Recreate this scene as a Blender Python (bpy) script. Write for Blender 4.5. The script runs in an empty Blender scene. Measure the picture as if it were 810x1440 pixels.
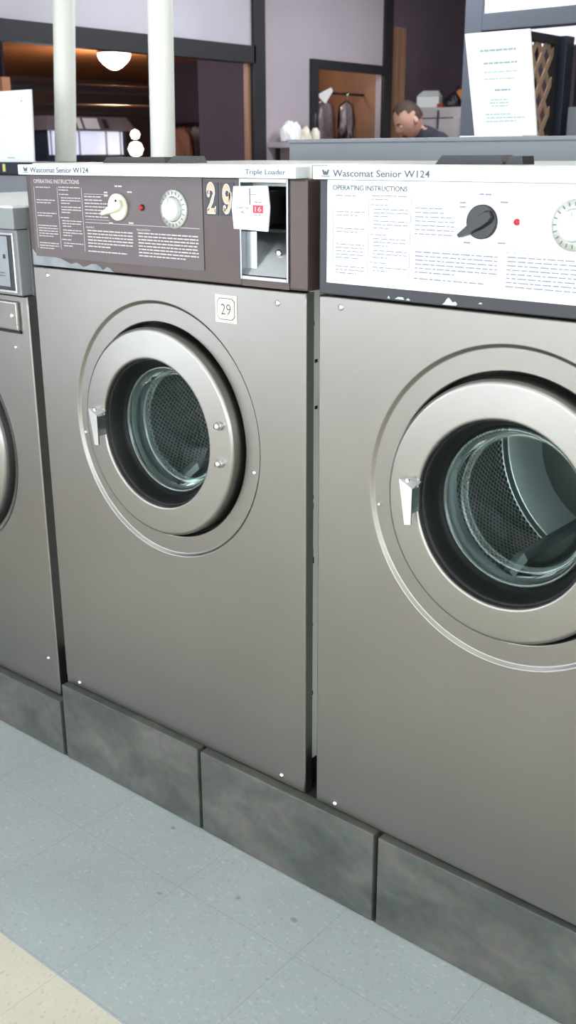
import bpy, bmesh, math, random
from mathutils import Vector, Matrix
PI = math.pi
rng = random.Random(7)
COL = bpy.context.scene.collection

# ------------------------------------------------------------------ materials
def s2l(v):
    v /= 255.0
    return v / 12.92 if v <= .04045 else ((v + .055) / 1.055) ** 2.4
def rgb(r, g, b): return (s2l(r), s2l(g), s2l(b), 1)

def mat(name, col, rough=.5, metal=0.0, noise=0.0, nscale=8.0, bump=0.0, bscale=40.0, stretch=(1, 1, 1), emit=None, estr=1.0, spec=.5):
    m = bpy.data.materials.new(name); m.use_nodes = True
    nt = m.node_tree; b = nt.nodes['Principled BSDF']
    b.inputs['Roughness'].default_value = rough; b.inputs['Metallic'].default_value = metal
    b.inputs['Specular IOR Level'].default_value = spec
    tc = nt.nodes.new('ShaderNodeTexCoord'); mp = nt.nodes.new('ShaderNodeMapping')
    mp.inputs['Scale'].default_value = stretch
    nt.links.new(tc.outputs['Object'], mp.inputs['Vector'])
    n = nt.nodes.new('ShaderNodeTexNoise'); n.inputs['Scale'].default_value = nscale; n.inputs['Detail'].default_value = 5
    nt.links.new(mp.outputs['Vector'], n.inputs['Vector'])
    cr = nt.nodes.new('ShaderNodeValToRGB')
    k = noise
    cr.color_ramp.elements[0].position = .3; cr.color_ramp.elements[1].position = .7
    cr.color_ramp.elements[0].color = tuple(c * (1 - k) for c in col[:3]) + (1,)
    cr.color_ramp.elements[1].color = tuple(min(1, c * (1 + k)) for c in col[:3]) + (1,)
    nt.links.new(n.outputs['Fac'], cr.inputs['Fac']); nt.links.new(cr.outputs['Color'], b.inputs['Base Color'])
    if bump:
        n2 = nt.nodes.new('ShaderNodeTexNoise'); n2.inputs['Scale'].default_value = bscale; n2.inputs['Detail'].default_value = 3
        nt.links.new(mp.outputs['Vector'], n2.inputs['Vector'])
        bp = nt.nodes.new('ShaderNodeBump'); bp.inputs['Strength'].default_value = bump; bp.inputs['Distance'].default_value = .002
        nt.links.new(n2.outputs['Fac'], bp.inputs['Height']); nt.links.new(bp.outputs['Normal'], b.inputs['Normal'])
    if emit:
        b.inputs['Emission Color'].default_value = emit; b.inputs['Emission Strength'].default_value = estr
    return m

def brushed(name, base, rough, sx=3, sz=160, mottled=.06):
    m = mat(name, base, rough, 1.0, mottled, 2.5)
    nt = m.node_tree; b = nt.nodes['Principled BSDF']
    tc = nt.nodes.new('ShaderNodeTexCoord'); mp = nt.nodes.new('ShaderNodeMapping'); mp.inputs['Scale'].default_value = (sx, sx, sz)
    nt.links.new(tc.outputs['Object'], mp.inputs['Vector'])
    n = nt.nodes.new('ShaderNodeTexNoise'); n.inputs['Scale'].default_value = 3; n.inputs['Detail'].default_value = 4
    nt.links.new(mp.outputs['Vector'], n.inputs['Vector'])
    r = nt.nodes.new('ShaderNodeMapRange'); r.inputs['To Min'].default_value = rough - .05; r.inputs['To Max'].default_value = rough + .06
    nt.links.new(n.outputs['Fac'], r.inputs['Value']); nt.links.new(r.outputs['Result'], b.inputs['Roughness'])
    return m

def perforated():
    """drum steel: staggered round holes laid out in the mesh's own UVs (metres along and round the wall)"""
    m = bpy.data.materials.new('perforated_drum_steel'); m.use_nodes = True
    nt = m.node_tree; b = nt.nodes['Principled BSDF']; N = nt.nodes.new; L = nt.links.new
    b.inputs['Metallic'].default_value = .7; b.inputs['Roughness'].default_value = .38
    uv = N('ShaderNodeTexCoord'); sep = N('ShaderNodeSeparateXYZ'); L(uv.outputs['UV'], sep.inputs[0])
    def M(op, a, bb=None):
        n = N('ShaderNodeMath'); n.operation = op
        for i, v in enumerate((a, bb)):
            if v is None: continue
            if isinstance(v, (int, float)): n.inputs[i].default_value = v
            else: L(v, n.inputs[i])
        return n.outputs[0]
    P = .0125
    def cell(off):
        u = M('SUBTRACT', M('FRACT', M('ADD', M('DIVIDE', sep.outputs[0], P), off)), .5)
        v = M('SUBTRACT', M('FRACT', M('ADD', M('DIVIDE', sep.outputs[1], P), off)), .5)
        return M('SQRT', M('ADD', M('MULTIPLY', u, u), M('MULTIPLY', v, v)))
    d = M('MINIMUM', cell(0.0), cell(.5))
    mr = N('ShaderNodeMapRange'); mr.inputs['From Min'].default_value = .17; mr.inputs['From Max'].default_value = .24; L(d, mr.inputs['Value'])
    mx = N('ShaderNodeMix'); mx.data_type = 'RGBA'
    L(mr.outputs['Result'], mx.inputs['Factor']); mx.inputs[6].default_value = (.15, .17, .17, 1); mx.inputs[7].default_value = (.66, .72, .71, 1)
    L(mx.outputs[2], b.inputs['Base Color'])
    h = N('ShaderNodeMapRange'); h.inputs['From Min'].default_value = .15; h.inputs['From Max'].default_value = .42; L(d, h.inputs['Value'])
    bp = N('ShaderNodeBump'); bp.inputs['Strength'].default_value = .7; bp.inputs['Distance'].default_value = .004
    L(h.outputs['Result'], bp.inputs['Height']); L(bp.outputs['Normal'], b.inputs['Normal'])
    return m

def glass(name, tint, refl=1.18, rough=.03):
    m = bpy.data.materials.new(name); m.use_nodes = True
    nt = m.node_tree; nt.nodes.clear(); N = nt.nodes.new; L = nt.links.new
    o = N('ShaderNodeOutputMaterial'); mx = N('ShaderNodeMixShader'); t = N('ShaderNodeBsdfTransparent'); g = N('ShaderNodeBsdfGlossy'); f = N('ShaderNodeFresnel')
    t.inputs['Color'].default_value = tint; g.inputs['Roughness'].default_value = rough; f.inputs['IOR'].default_value = refl
    L(f.outputs[0], mx.inputs[0]); L(t.outputs[0], mx.inputs[1]); L(g.outputs[0], mx.inputs[2]); L(mx.outputs[0], o.inputs[0])
    return m

def rim_glass(name):
    m = bpy.data.materials.new(name); m.use_nodes = True
    nt = m.node_tree; nt.nodes.clear(); N = nt.nodes.new; L = nt.links.new
    o = N('ShaderNodeOutputMaterial'); mx = N('ShaderNodeMixShader'); t = N('ShaderNodeBsdfTransparent'); g = N('ShaderNodeBsdfGlossy'); lw = N('ShaderNodeLayerWeight'); mr = N('ShaderNodeMapRange')
    t.inputs['Color'].default_value = (.72, .84, .81, 1); g.inputs['Roughness'].default_value = .28; g.inputs['Color'].default_value = (.80, .92, .90, 1)
    lw.inputs['Blend'].default_value = .45; L(lw.outputs['Facing'], mr.inputs['Value']); mr.inputs['To Min'].default_value = .10; mr.inputs['To Max'].default_value = .42
    L(mr.outputs[0], mx.inputs[0]); L(t.outputs[0], mx.inputs[1]); L(g.outputs[0], mx.inputs[2]); L(mx.outputs[0], o.inputs[0])
    return m

def floor_mat():
    m = bpy.data.materials.new('vinyl_floor_tiles'); m.use_nodes = True
    nt = m.node_tree; b = nt.nodes['Principled BSDF']; N = nt.nodes.new; L = nt.links.new
    b.inputs['Roughness'].default_value = .42
    tc = N('ShaderNodeTexCoord'); sep = N('ShaderNodeSeparateXYZ'); L(tc.outputs['Object'], sep.inputs[0])
    def M(op, a, bb=None):
        n = N('ShaderNodeMath'); n.operation = op
        for i, v in enumerate((a, bb)):
            if v is None: continue
            if isinstance(v, (int, float)): n.inputs[i].default_value = v
            else: L(v, n.inputs[i])
        return n.outputs[0]
    # blue-grey border strip next to the machines, beige field beyond it
    strip = M('GREATER_THAN', sep.outputs[1], -.49)
    def mix(f, a, c):
        n = N('ShaderNodeMix'); n.data_type = 'RGBA'
        if isinstance(f, float): n.inputs['Factor'].default_value = f
        else: L(f, n.inputs['Factor'])
        for i, v in ((6, a), (7, c)):
            if isinstance(v, tuple): n.inputs[i].default_value = v
            else: L(v, n.inputs[i])
        return n.outputs[2]
    def noise(sc, st=(1, 1, 1), det=3):
        mp = N('ShaderNodeMapping'); mp.inputs['Scale'].default_value = st; mp.inputs['Rotation'].default_value = (0, 0, .5); L(tc.outputs['Object'], mp.inputs[0])
        n = N('ShaderNodeTexNoise'); n.inputs['Scale'].default_value = sc; n.inputs['Detail'].default_value = det; L(mp.outputs[0], n.inputs['Vector']); return n.outputs['Fac']
    def step(v, a, c):
        n = N('ShaderNodeMapRange'); n.inputs['From Min'].default_value = a; n.inputs['From Max'].default_value = c; L(v, n.inputs['Value']); return n.outputs[0]
    base = mix(strip, rgb(214, 207, 188), rgb(172, 179, 179))
    base = mix(M('MULTIPLY', step(noise(60, (1, 2.2, 1)), .60, .68), .55), base, mix(strip, rgb(214, 210, 196), rgb(198, 205, 205)))
    base = mix(M('MULTIPLY', step(noise(75, (2, 1, 1)), .60, .68), .45), base, mix(strip, rgb(168, 156, 134), rgb(140, 150, 152)))
    base = mix(M('MULTIPLY', step(noise(150, (1.5, 1, 1), 1), .70, .76), .45), base, rgb(228, 232, 232))
    base = mix(M('MULTIPLY', step(noise(3.0), .35, .75), .22), base, rgb(120, 128, 128))
    base = mix(M('MULTIPLY', step(noise(22, (1, 1, 1), 1), .76, .80), .5), base, rgb(100, 105, 105))
    def seam(v, off, w):
        f = M('FRACT', M('ADD', M('DIVIDE', M('SUBTRACT', v, off), .3035), .5))
        return M('LESS_THAN', M('ABSOLUTE', M('SUBTRACT', f, .5)), w)
    sm = M('MAXIMUM', seam(sep.outputs[0], .2485, .0022), seam(sep.outputs[1], -.182, .0022))
    base = mix(M('MULTIPLY', sm, .32), base, rgb(92, 98, 98))
    L(base, b.inputs['Base Color'])
    bp = N('ShaderNodeBump'); bp.inputs['Strength'].default_value = .08; bp.inputs['Distance'].default_value = .002
    L(noise(30), bp.inputs['Height']); L(bp.outputs[0], b.inputs['Normal'])
    return m

def slate_mat():
    m = bpy.data.materials.new('dark_slate_slab'); m.use_nodes = True
    nt = m.node_tree; b = nt.nodes['Principled BSDF']; N = nt.nodes.new; L = nt.links.new
    b.inputs['Roughness'].default_value = .5
    tc = N('ShaderNodeTexCoord')
    mp = N('ShaderNodeMapping'); mp.inputs['Rotation'].default_value = (0, .7, 0); mp.inputs['Scale'].default_value = (1, 1, 2.0); L(tc.outputs['Object'], mp.inputs[0])
    n = N('ShaderNodeTexNoise'); n.inputs['Scale'].default_value = 7; n.inputs['Detail'].default_value = 6; n.inputs['Distortion'].default_value = .7; L(mp.outputs[0], n.inputs['Vector'])
    cr = N('ShaderNodeValToRGB'); e = cr.color_ramp.elements
    e[0].position = .30; e[0].color = rgb(60, 64, 62); e[1].position = .78; e[1].color = rgb(100, 97, 89)
    x = e.new(.45); x.color = rgb(72, 76, 70); x = e.new(.58); x.color = rgb(84, 84, 77)
    L(n.outputs['Fac'], cr.inputs[0])
    n2 = N('ShaderNodeTexNoise'); n2.inputs['Scale'].default_value = 45; n2.inputs['Detail'].default_value = 4; L(tc.outputs['Object'], n2.inputs['Vector'])
    mx = N('ShaderNodeMix'); mx.data_type = 'RGBA'; mx.blend_type = 'OVERLAY'; mx.inputs['Factor'].default_value = .4
    L(cr.outputs[0], mx.inputs[6]); L(n2.outputs['Color'], mx.inputs[7])
    hs = N('ShaderNodeHueSaturation'); hs.inputs['Saturation'].default_value = .7; L(mx.outputs[2], hs.inputs['Color']); L(hs.outputs[0], b.inputs['Base Color'])
    bp = N('ShaderNodeBump'); bp.inputs['Strength'].default_value = .35; bp.inputs['Distance'].default_value = .003
    L(n.outputs['Fac'], bp.inputs['Height']); L(bp.outputs[0], b.inputs['Normal'])
    return m

STEEL = brushed('brushed_steel_panel', (.255, .243, .227, 1), .34)
STEEL_D = brushed('door_steel', (.305, .294, .275, 1), .33, 6, 6, .02)
CHROME = mat('chrome', (.85, .86, .86, 1), .16, 1.0)
ZINC = mat('galvanised_metal', (.33, .345, .36, 1), .3, 1.0, .12, 12)
RUBBER = mat('black_rubber', rgb(15, 17, 17), .5, spec=.3)
BLACK = mat('black_enamel', rgb(36, 37, 44), .38, 0, .08)
BLACKP = mat('black_plastic', rgb(34, 34, 38), .35)
DARK = mat('dark_void_paint', rgb(22, 22, 22), .8)
BROWN = mat('brown_enamel', rgb(72, 55, 51), .36, 0, .12, 14)
LABELB = mat('taupe_label_print', rgb(88, 77, 81), .4, 0, .05)
LABELW = mat('white_label', rgb(240, 246, 252), .4)
INKW = mat('pale_ink', rgb(196, 186, 188), .5)
INKG = mat('grey_ink', rgb(128, 134, 148), .5)
INKD = mat('dark_ink', rgb(78, 82, 92), .5)
NP_METAL = mat('nameplate_silver', rgb(232, 236, 238), .3, .25)
NP_LABEL = mat('nameplate_label_blue_white', rgb(205, 218, 228), .35)
WHITE = mat('white_enamel', rgb(236, 238, 236), .25)
LIDTOP = mat('washer_top_enamel', rgb(214, 212, 205), .28, 0, .06, 6)
PALEGREEN = mat('pale_green_white_paint', rgb(246, 249, 243), .5, 0, .05)
CHIP = mat('bared_primer_grey', rgb(128, 134, 138), .5, 0, .2, 30)
CHIPW = mat('bared_primer_white', rgb(186, 198, 196), .5, 0, .2, 30)
CREAM = mat('cream_plastic', rgb(226, 220, 200), .35)
REDL = mat('red_lens', rgb(190, 40, 50), .25)
REDGLOW = mat('red_display', rgb(200, 20, 40), .4, emit=(1, .03, .07, 1), estr=.9)
PINKGLOW = mat('red_display_digits', rgb(255, 150, 160), .4, emit=(1, .35, .4, 1), estr=1.2)
GOLD = mat('cream_gold_numeral', rgb(205, 172, 146), .4)
DIALM = mat('dial_satin', rgb(176, 180, 172), .28, .35, .12, 60)
DIALC = mat('dial_knob_clear', rgb(222, 226, 220), .12, .1)
DRUM = perforated()
DRUMS = mat('drum_back_steel', (.50, .56, .56, 1), .3, .9, .1, 5)
DRUMD = mat('drum_hub_steel', (.24, .28, .28, 1), .5, .7, .1, 5)
GLASSM = glass('door_glass', (.88, .95, .93, 1), 1.15, .06)
GLASSR = rim_glass('thick_glass_rim')
PLASTIC = glass('clear_film', (.93, .92, .94, 1), 1.55, .2)
SLATE = slate_mat()
GROUT = mat('dark_grout', rgb(34, 37, 38), .8)
FLOORM = floor_mat()
LILAC = mat('lilac_grey_wall_paint', rgb(176, 165, 174), .7, 0, .04, 3)
LILACL = mat('pale_lilac_wall_paint', rgb(190, 186, 196), .7, 0, .04, 3)
TRIM = mat('charcoal_trim', rgb(30, 30, 35), .6)
PLUM = mat('dark_plum_wall_paint', rgb(122, 104, 116), .75, 0, .12, 2)
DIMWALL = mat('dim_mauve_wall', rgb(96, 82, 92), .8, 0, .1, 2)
WOOD = mat('orange_brown_wood', rgb(146, 108, 84), .5, 0, .25, 6, stretch=(1, 1, .15))
WOODC = mat('wood_ceiling_boards', rgb(150, 98, 66), .55, 0, .25, 8, stretch=(.2, 2, 1))
WOODL = mat('light_wood', rgb(170, 128, 100), .5, 0, .2, 9, stretch=(1, 1, .15))
PIPEW = mat('white_pipe_paint', rgb(240, 240, 232), .4)
GREYSTEEL = mat('grey_painted_metal', rgb(138, 142, 150), .45, 0, .04, 3)
GREYSTEEL2 = mat('grey_painted_cabinet', rgb(128, 132, 134), .5, 0, .05, 3)
BLUEGREY = mat('blue_grey_frame_paint', rgb(88, 92, 104), .5, 0, .06, 4)
NAVY = mat('dark_blue_paint', rgb(48, 54, 66), .5, 0, .1, 4)
PAPER = mat('white_paper', rgb(246, 247, 246), .6)
FAINT = mat('faint_teal_print', rgb(186, 206, 206), .6)
FAINTD = mat('faint_grey_print', rgb(160, 178, 184), .6)
LAMPG = mat('lit_globe_glass', rgb(255, 250, 240), .4, emit=(1, .86, .66, 1), estr=9)
BULB = mat('lit_bulb', rgb(255, 240, 220), .4, emit=(1, .85, .65, 1), estr=5)
SCREEN = mat('lit_cabinet_window', rgb(200, 205, 225), .4, 0, .3, 4, emit=(.74, .78, .95, 1), estr=.95)
SKIN = mat('skin', rgb(196, 150, 132), .5, 0, .05)
HAIR = mat('brown_hair', rgb(70, 52, 44), .7, 0, .2, 60)
SHIRT = mat('dark_navy_cloth', rgb(46, 46, 58), .85, 0, .1)
PANTS = mat('dark_grey_cloth', rgb(40, 40, 44), .85)
EYEW = mat('eye_white', rgb(235, 232, 228), .3)
FRIDGEM = mat('off_white_enamel', rgb(214, 206, 208), .45, 0, .03)
ORANGE = mat('orange_plastic', rgb(214, 140, 80), .5)
REDP = mat('red_plastic', rgb(176, 70, 66), .5)
YELLOW = mat('yellow_sticker', rgb(226, 220, 130), .5)
FERN = mat('dull_green_leaf', rgb(84, 88, 70), .6, 0, .3, 20)
CLOTHG = mat('grey_cloth', rgb(136, 128, 128), .8, 0, .2, 20)
RUST = mat('rust_orange_cloth', rgb(134, 84, 58), .7)
CEIL = mat('white_ceiling', rgb(225, 225, 222), .8)
FRONTW = mat('front_wall_paint', rgb(196, 190, 178), .8)
PANE = mat('daylit_pane', rgb(240, 245, 250), .2, emit=(.86, .93, 1, 1), estr=2.2)  # glows in place of daylight at the added windows

# ------------------------------------------------------------------ mesh builder
class MB:
    def __init__(s): s.v = []; s.f = []; s.m = []; s.sm = []; s.uv = {}; s.mats = []
    def mi(s, m):
        if m not in s.mats: s.mats.append(m)
        return s.mats.index(m)
    def add(s, verts, faces, m, smooth=False, M=None, uvs=None):
        o = len(s.v); k = s.mi(m)
        s.v += [tuple(M @ Vector(v)) if M else tuple(v) for v in verts]
        for i, f in enumerate(faces):
            if uvs: s.uv[len(s.f)] = uvs[i]
            s.f.append([o + j for j in f]); s.m.append(k); s.sm.append(smooth)
        return s
    def box(s, x0, x1, y0, y1, z0, z1, m, bev=0.0, M=None, skip=''):
        bm = bmesh.new(); bmesh.ops.create_cube(bm, size=1)
        for v in bm.verts: v.co = ((x0 + x1) / 2 + v.co.x * (x1 - x0), (y0 + y1) / 2 + v.co.y * (y1 - y0), (z0 + z1) / 2 + v.co.z * (z1 - z0))
        if bev: bmesh.ops.bevel(bm, geom=bm.edges[:], offset=bev, segments=2, affect='EDGES', profile=.6)
        bm.normal_update()
        fs = []
        for f in bm.faces:
            n = f.normal
            if 'f' in skip and n.y < -.9: continue
            fs.append([v.index for v in f.verts])
        bm.verts.index_update()
        s.add([v.co.copy() for v in bm.verts], fs, m, False, M); bm.free(); return s
    def lathe(s, prof, m, c=(0, 0, 0), axis='y', n=64, smooth=True, a0=0.0, a1=2 * PI, M=None, uvm=False, sx=1.0, cap=False):
        """profile of (radius, height along axis)"""
        full = abs(a1 - a0 - 2 * PI) < 1e-6
        cols = n if full else n + 1
        V = []; F = []; U = []
        dist = [0]
        for i in range(1, len(prof)): dist.append(dist[-1] + math.hypot(prof[i][0] - prof[i - 1][0], prof[i][1] - prof[i - 1][1]))
        for i in range(cols):
            a = a0 + (a1 - a0) * i / n
            for r, h in prof:
                if axis == 'y': V.append((c[0] + sx * r * math.cos(a), c[1] + h, c[2] + r * math.sin(a)))
                else: V.append((c[0] + sx * r * math.cos(a), c[1] + r * math.sin(a), c[2] + h))
        k = len(prof)
        rmax = max(p[0] for p in prof)
        for i in range(n):
            j = (i + 1) % cols
            for q in range(k - 1):
                f = [i * k + q, i * k + q + 1, j * k + q + 1, j * k + q]
                if axis == 'z': f = f[::-1]
                if uvm:
                    ai, aj = (a1 - a0) * i / n * rmax, (a1 - a0) * (i + 1) / n * rmax
                    u = [(ai, dist[q]), (ai, dist[q + 1]), (aj, dist[q + 1]), (aj, dist[q])]
                    if axis == 'z': u = u[::-1]
                    U.append(u)
                F.append(f)
        s.add(V, F, m, smooth, M, U if uvm else None); return s
    def tube(s, pts, r, m, n=10, M=None):
        pts = [Vector(p) for p in pts]; rs = r if isinstance(r, (list, tuple)) else [r] * len(pts)
        V = []; F = []
        for i, p in enumerate(pts):
            d = (pts[min(i + 1, len(pts) - 1)] - pts[max(i - 1, 0)]).normalized()
            u = d.orthogonal().normalized() if i == 0 else (u - d * u.dot(d)).normalized()
            w = d.cross(u)
            for k in range(n):
                a = 2 * PI * k / n; V.append(p + (u * math.cos(a) + w * math.sin(a)) * rs[i])
        for i in range(len(pts) - 1):
            for k in range(n):
                F.append([i * n + k, i * n + (k + 1) % n, (i + 1) * n + (k + 1) % n, (i + 1) * n + k])
        F.append(list(range(n))[::-1]); F.append([(len(pts) - 1) * n + k for k in range(n)])
        s.add(V, F, m, True, M); return s
    def poly(s, pts, y0, y1, m, M=None):
        """prism from an outline in x,z extruded from y0 (front) to y1"""
        n = len(pts); V = [(x, y0, z) for x, z in pts] + [(x, y1, z) for x, z in pts]
        ar = sum(pts[i][0] * pts[(i + 1) % n][1] - pts[(i + 1) % n][0] * pts[i][1] for i in range(n))
        o = list(range(n)) if ar > 0 else list(range(n))[::-1]
        F = [o, [n + i for i in o[::-1]]]
        for q in range(n):
            a, b = o[q], o[(q + 1) % n]; F.append([b, a, n + a, n + b])
        s.add(V, F, m, False, M); return s
    def text(s, body, x0, x1, z0, z1, y, m, depth=.0004, offset=0.0, shear=0.0, M=None):
        cu = bpy.data.curves.new('t', 'FONT'); cu.body = body; cu.extrude = .01; cu.offset = offset; cu.shear = shear; cu.resolution_u = 3
        ob = bpy.data.objects.new('t', cu); COL.objects.link(ob)
        dg = bpy.context.evaluated_depsgraph_get(); me = bpy.data.meshes.new_from_object(ob.evaluated_get(dg))
        vs = [v.co.copy() for v in me.vertices]; fs = [list(p.vertices) for p in me.polygons]
        bpy.data.objects.remove(ob); bpy.data.curves.remove(cu); bpy.data.meshes.remove(me)
        if not vs: return s
        ax, bx = min(v.x for v in vs), max(v.x for v in vs); ay, by = min(v.y for v in vs), max(v.y for v in vs)
        out = [(x0 + (v.x - ax) / (bx - ax) * (x1 - x0), y - depth * (1 if v.z > 0 else 0), z0 + (v.y - ay) / (by - ay) * (z1 - z0)) for v in vs]
        s.add(out, fs, m, False, M); return s
    def para(s, x0, x1, ztop, n, pitch, h, y, m, seed=0, last=.6, M=None):
        """rows of small print, too small to read: each word a short flat mark"""
        r = random.Random(seed)
        for i in range(n):
            z = ztop - i * pitch; x = x0; end = x1 if i < n - 1 else x0 + (x1 - x0) * last
            while x < end - .002:
                w = min(r.uniform(.005, .017), end - x)
                s.add([(x, y, z - h), (x + w, y, z - h), (x + w, y, z), (x, y, z)], [[0, 1, 2, 3]], m, False, M)
                x += w + .0018
        return s
    def build(s, name, parent=None, loc=None, rotz=0):
        me = bpy.data.meshes.new(name); me.from_pydata(s.v, [], s.f)
        for m in s.mats: me.materials.append(m)
        for p, k, sm in zip(me.polygons, s.m, s.sm): p.material_index = k; p.use_smooth = sm
        if s.uv:
            ul = me.uv_layers.new(name='UVMap')
            for i, p in enumerate(me.polygons):
                if i in s.uv:
                    for li, u in zip(p.loop_indices, s.uv[i]): ul.data[li].uv = u
        me.update()
        o = bpy.data.objects.new(name, me); COL.objects.link(o)
        if parent: o.parent = parent
        if loc: o.location = loc
        if rotz: o.rotation_euler.z = rotz
        return o

def tag(o, label, cat, group=None):
    o['label'] = label; o['category'] = cat
    if group: o['group'] = group
    return o
def thing(name, label, cat, loc=(0, 0, 0), rotz=0, group=None):
    o = bpy.data.objects.new(name, None); COL.objects.link(o); o.location = loc; o.rotation_euler.z = rotz; o.empty_display_size = .1
    return tag(o, label, cat, group)
def struct(o): o['kind'] = 'structure'; return o

def stroke(pts):
    """outline of a brush stroke: pts of (x, z, half width)"""
    L, R = [], []
    for i, (x, z, w) in enumerate(pts):
        a = pts[max(0, i - 1)]; b = pts[min(len(pts) - 1, i + 1)]
        dx, dz = b[0] - a[0], b[1] - a[1]; l = math.hypot(dx, dz) or 1
        L.append((x - dz / l * w, z + dx / l * w)); R.append((x + dz / l * w, z - dx / l * w))
    return L, R
def add_stroke(mb, pts, y, m, fx, fz):
    L, R = stroke(pts)
    n = len(pts); V = [(fx(p[0]), y, fz(p[1])) for p in L] + [(fx(p[0]), y, fz(p[1])) for p in R]
    F = [[i, n + i, n + i + 1, i + 1] for i in range(n - 1)]
    mb.add(V, F, m)
def numeral(mb, ch, x0, x1, z0, z1, y, m, grow=0.0):
    fx = lambda u: x0 + u * (x1 - x0); fz = lambda u: z0 + u * (z1 - z0)
    g = grow
    arc = lambda cx, cz, rx, rz, a0, a1, w0, w1, n=18: [(cx + rx * math.cos(math.radians(a0 + (a1 - a0) * i / n)), cz + rz * math.sin(math.radians(a0 + (a1 - a0) * i / n)), w0 + (w1 - w0) * math.sin(PI * i / n) + g) for i in range(n + 1)]
    if ch == '2':
        add_stroke(mb, arc(.45, .74, .33, .22, 195, -25, .05, .12) + [(.62, .48, .09 + g), (.40, .28, .06 + g), (.14, .10, .05 + g)], y, m, fx, fz)
        add_stroke(mb, [(.06, .07, .07 + g), (.5, .07, .075 + g), (.92, .07, .075 + g)], y, m, fx, fz)
        add_stroke(mb, [(.88, .03, .04 + g), (.92, .25, .03 + g)], y, m, fx, fz)
        add_stroke(mb, arc(.22, .70, .07, .05, 0, 360, .06, .06), y, m, fx, fz)
    else:
        add_stroke(mb, arc(.48, .70, .30, .24, 20, 380, .06, .11, 30), y, m, fx, fz)
        add_stroke(mb, [(.80, .75, .12 + g), (.82, .55, .12 + g), (.76, .30, .11 + g), (.60, .10, .07 + g), (.38, .05, .05 + g), (.22, .12, .06 + g)], y, m, fx, fz)
        add_stroke(mb, arc(.24, .17, .06, .04, 0, 360, .06, .06), y, m, fx, fz)

# ------------------------------------------------------------------ front-load washers
CXW, CZW = .371, .883
def panel_mesh(W, z0, z1, cx, cz, R1, R2, m, dish=.006, N=160):
    """steel front sheet with returned edges and a stamped round dish ending in the door hole"""
    mb = MB(); ang = sorted([2 * PI * i / N for i in range(N)] + [math.atan2(z - cz, x - cx) % (2 * PI) for x in (.003, W - .003) for z in (z0 + .003, z1 - .003)])
    V = []
    n = len(ang)
    for a in ang:
        c, s = math.cos(a), math.sin(a)
        tx = ((W - .003 - cx) / c if c > 0 else (.003 - cx) / c) if abs(c) > 1e-9 else 1e9
        tz = ((z1 - .003 - cz) / s if s > 0 else (z0 + .003 - cz) / s) if abs(s) > 1e-9 else 1e9
        t = min(tx, tz); X, Z = cx + t * c, cz + t * s
        ex = X + (.003 if X > W - .0031 else -.003 if X < .0031 else 0); ez = Z + (.003 if Z > z1 - .0031 else -.003 if Z < z0 + .0031 else 0)
        V += [(ex, .022, ez), (ex, .0025, ez), (X, 0, Z)]
        for r, y in ((R1 + .0022, 0), (R1, .0008), (R1 - .0028, dish - .001), (R1 - .0055, dish), (R2 + .003, dish), (R2 + .0005, dish + .0012), (R2, dish + .005), (R2, .034)):
            V.append((cx + r * c, y, cz + r * s))
    k = 11; F = []; S = []
    for i in range(n):
        j = (i + 1) % n
        for q in range(k - 1): F.append([i * k + q, i * k + q + 1, j * k + q + 1, j * k + q][::-1])
    mb.add(V, F, m, True)
    for i, f in enumerate(F):
        if i % (k - 1) in (0, 2, 6): mb.sm[i] = False
    return mb

def knob(mb, cx, cz, r, tip, m, y=0.0):
    """selector knob with a tapering finger bar whose nose overhangs the rim"""
    mb.lathe([(r, y), (r, y - .006), (r * .93, y - .006), (0, y - .0065)], m, (cx, 0, cz), n=40)
    dx, dz = tip[0] - cx, tip[1] - cz; l = math.hypot(dx, dz); ux, uz = dx / l, dz / l
    def P(a, b, h): return (cx + ux * a - uz * b, y - h, cz + uz * a + ux * b)
    b = r * .44
    prof = [(-r * .88, b * .55), (-r * .6, b * .95), (0, b * 1.0), (r * .6, b * .75), (l, b * .34)]
    V = []
    for a, w in prof: V += [P(a, -w, .005), P(a, -w * .7, .015), P(a, w * .7, .015), P(a, w, .005)]
    F = []
    for i in range(len(prof) - 1):
        for q in range(3): F.append([4 * i + q, 4 * i + q + 1, 4 * i + 5 + q, 4 * i + 4 + q][::-1])
    F += [[0, 1, 2, 3][::-1], [16, 17, 18, 19]]
    mb.add(V, F, m)

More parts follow.
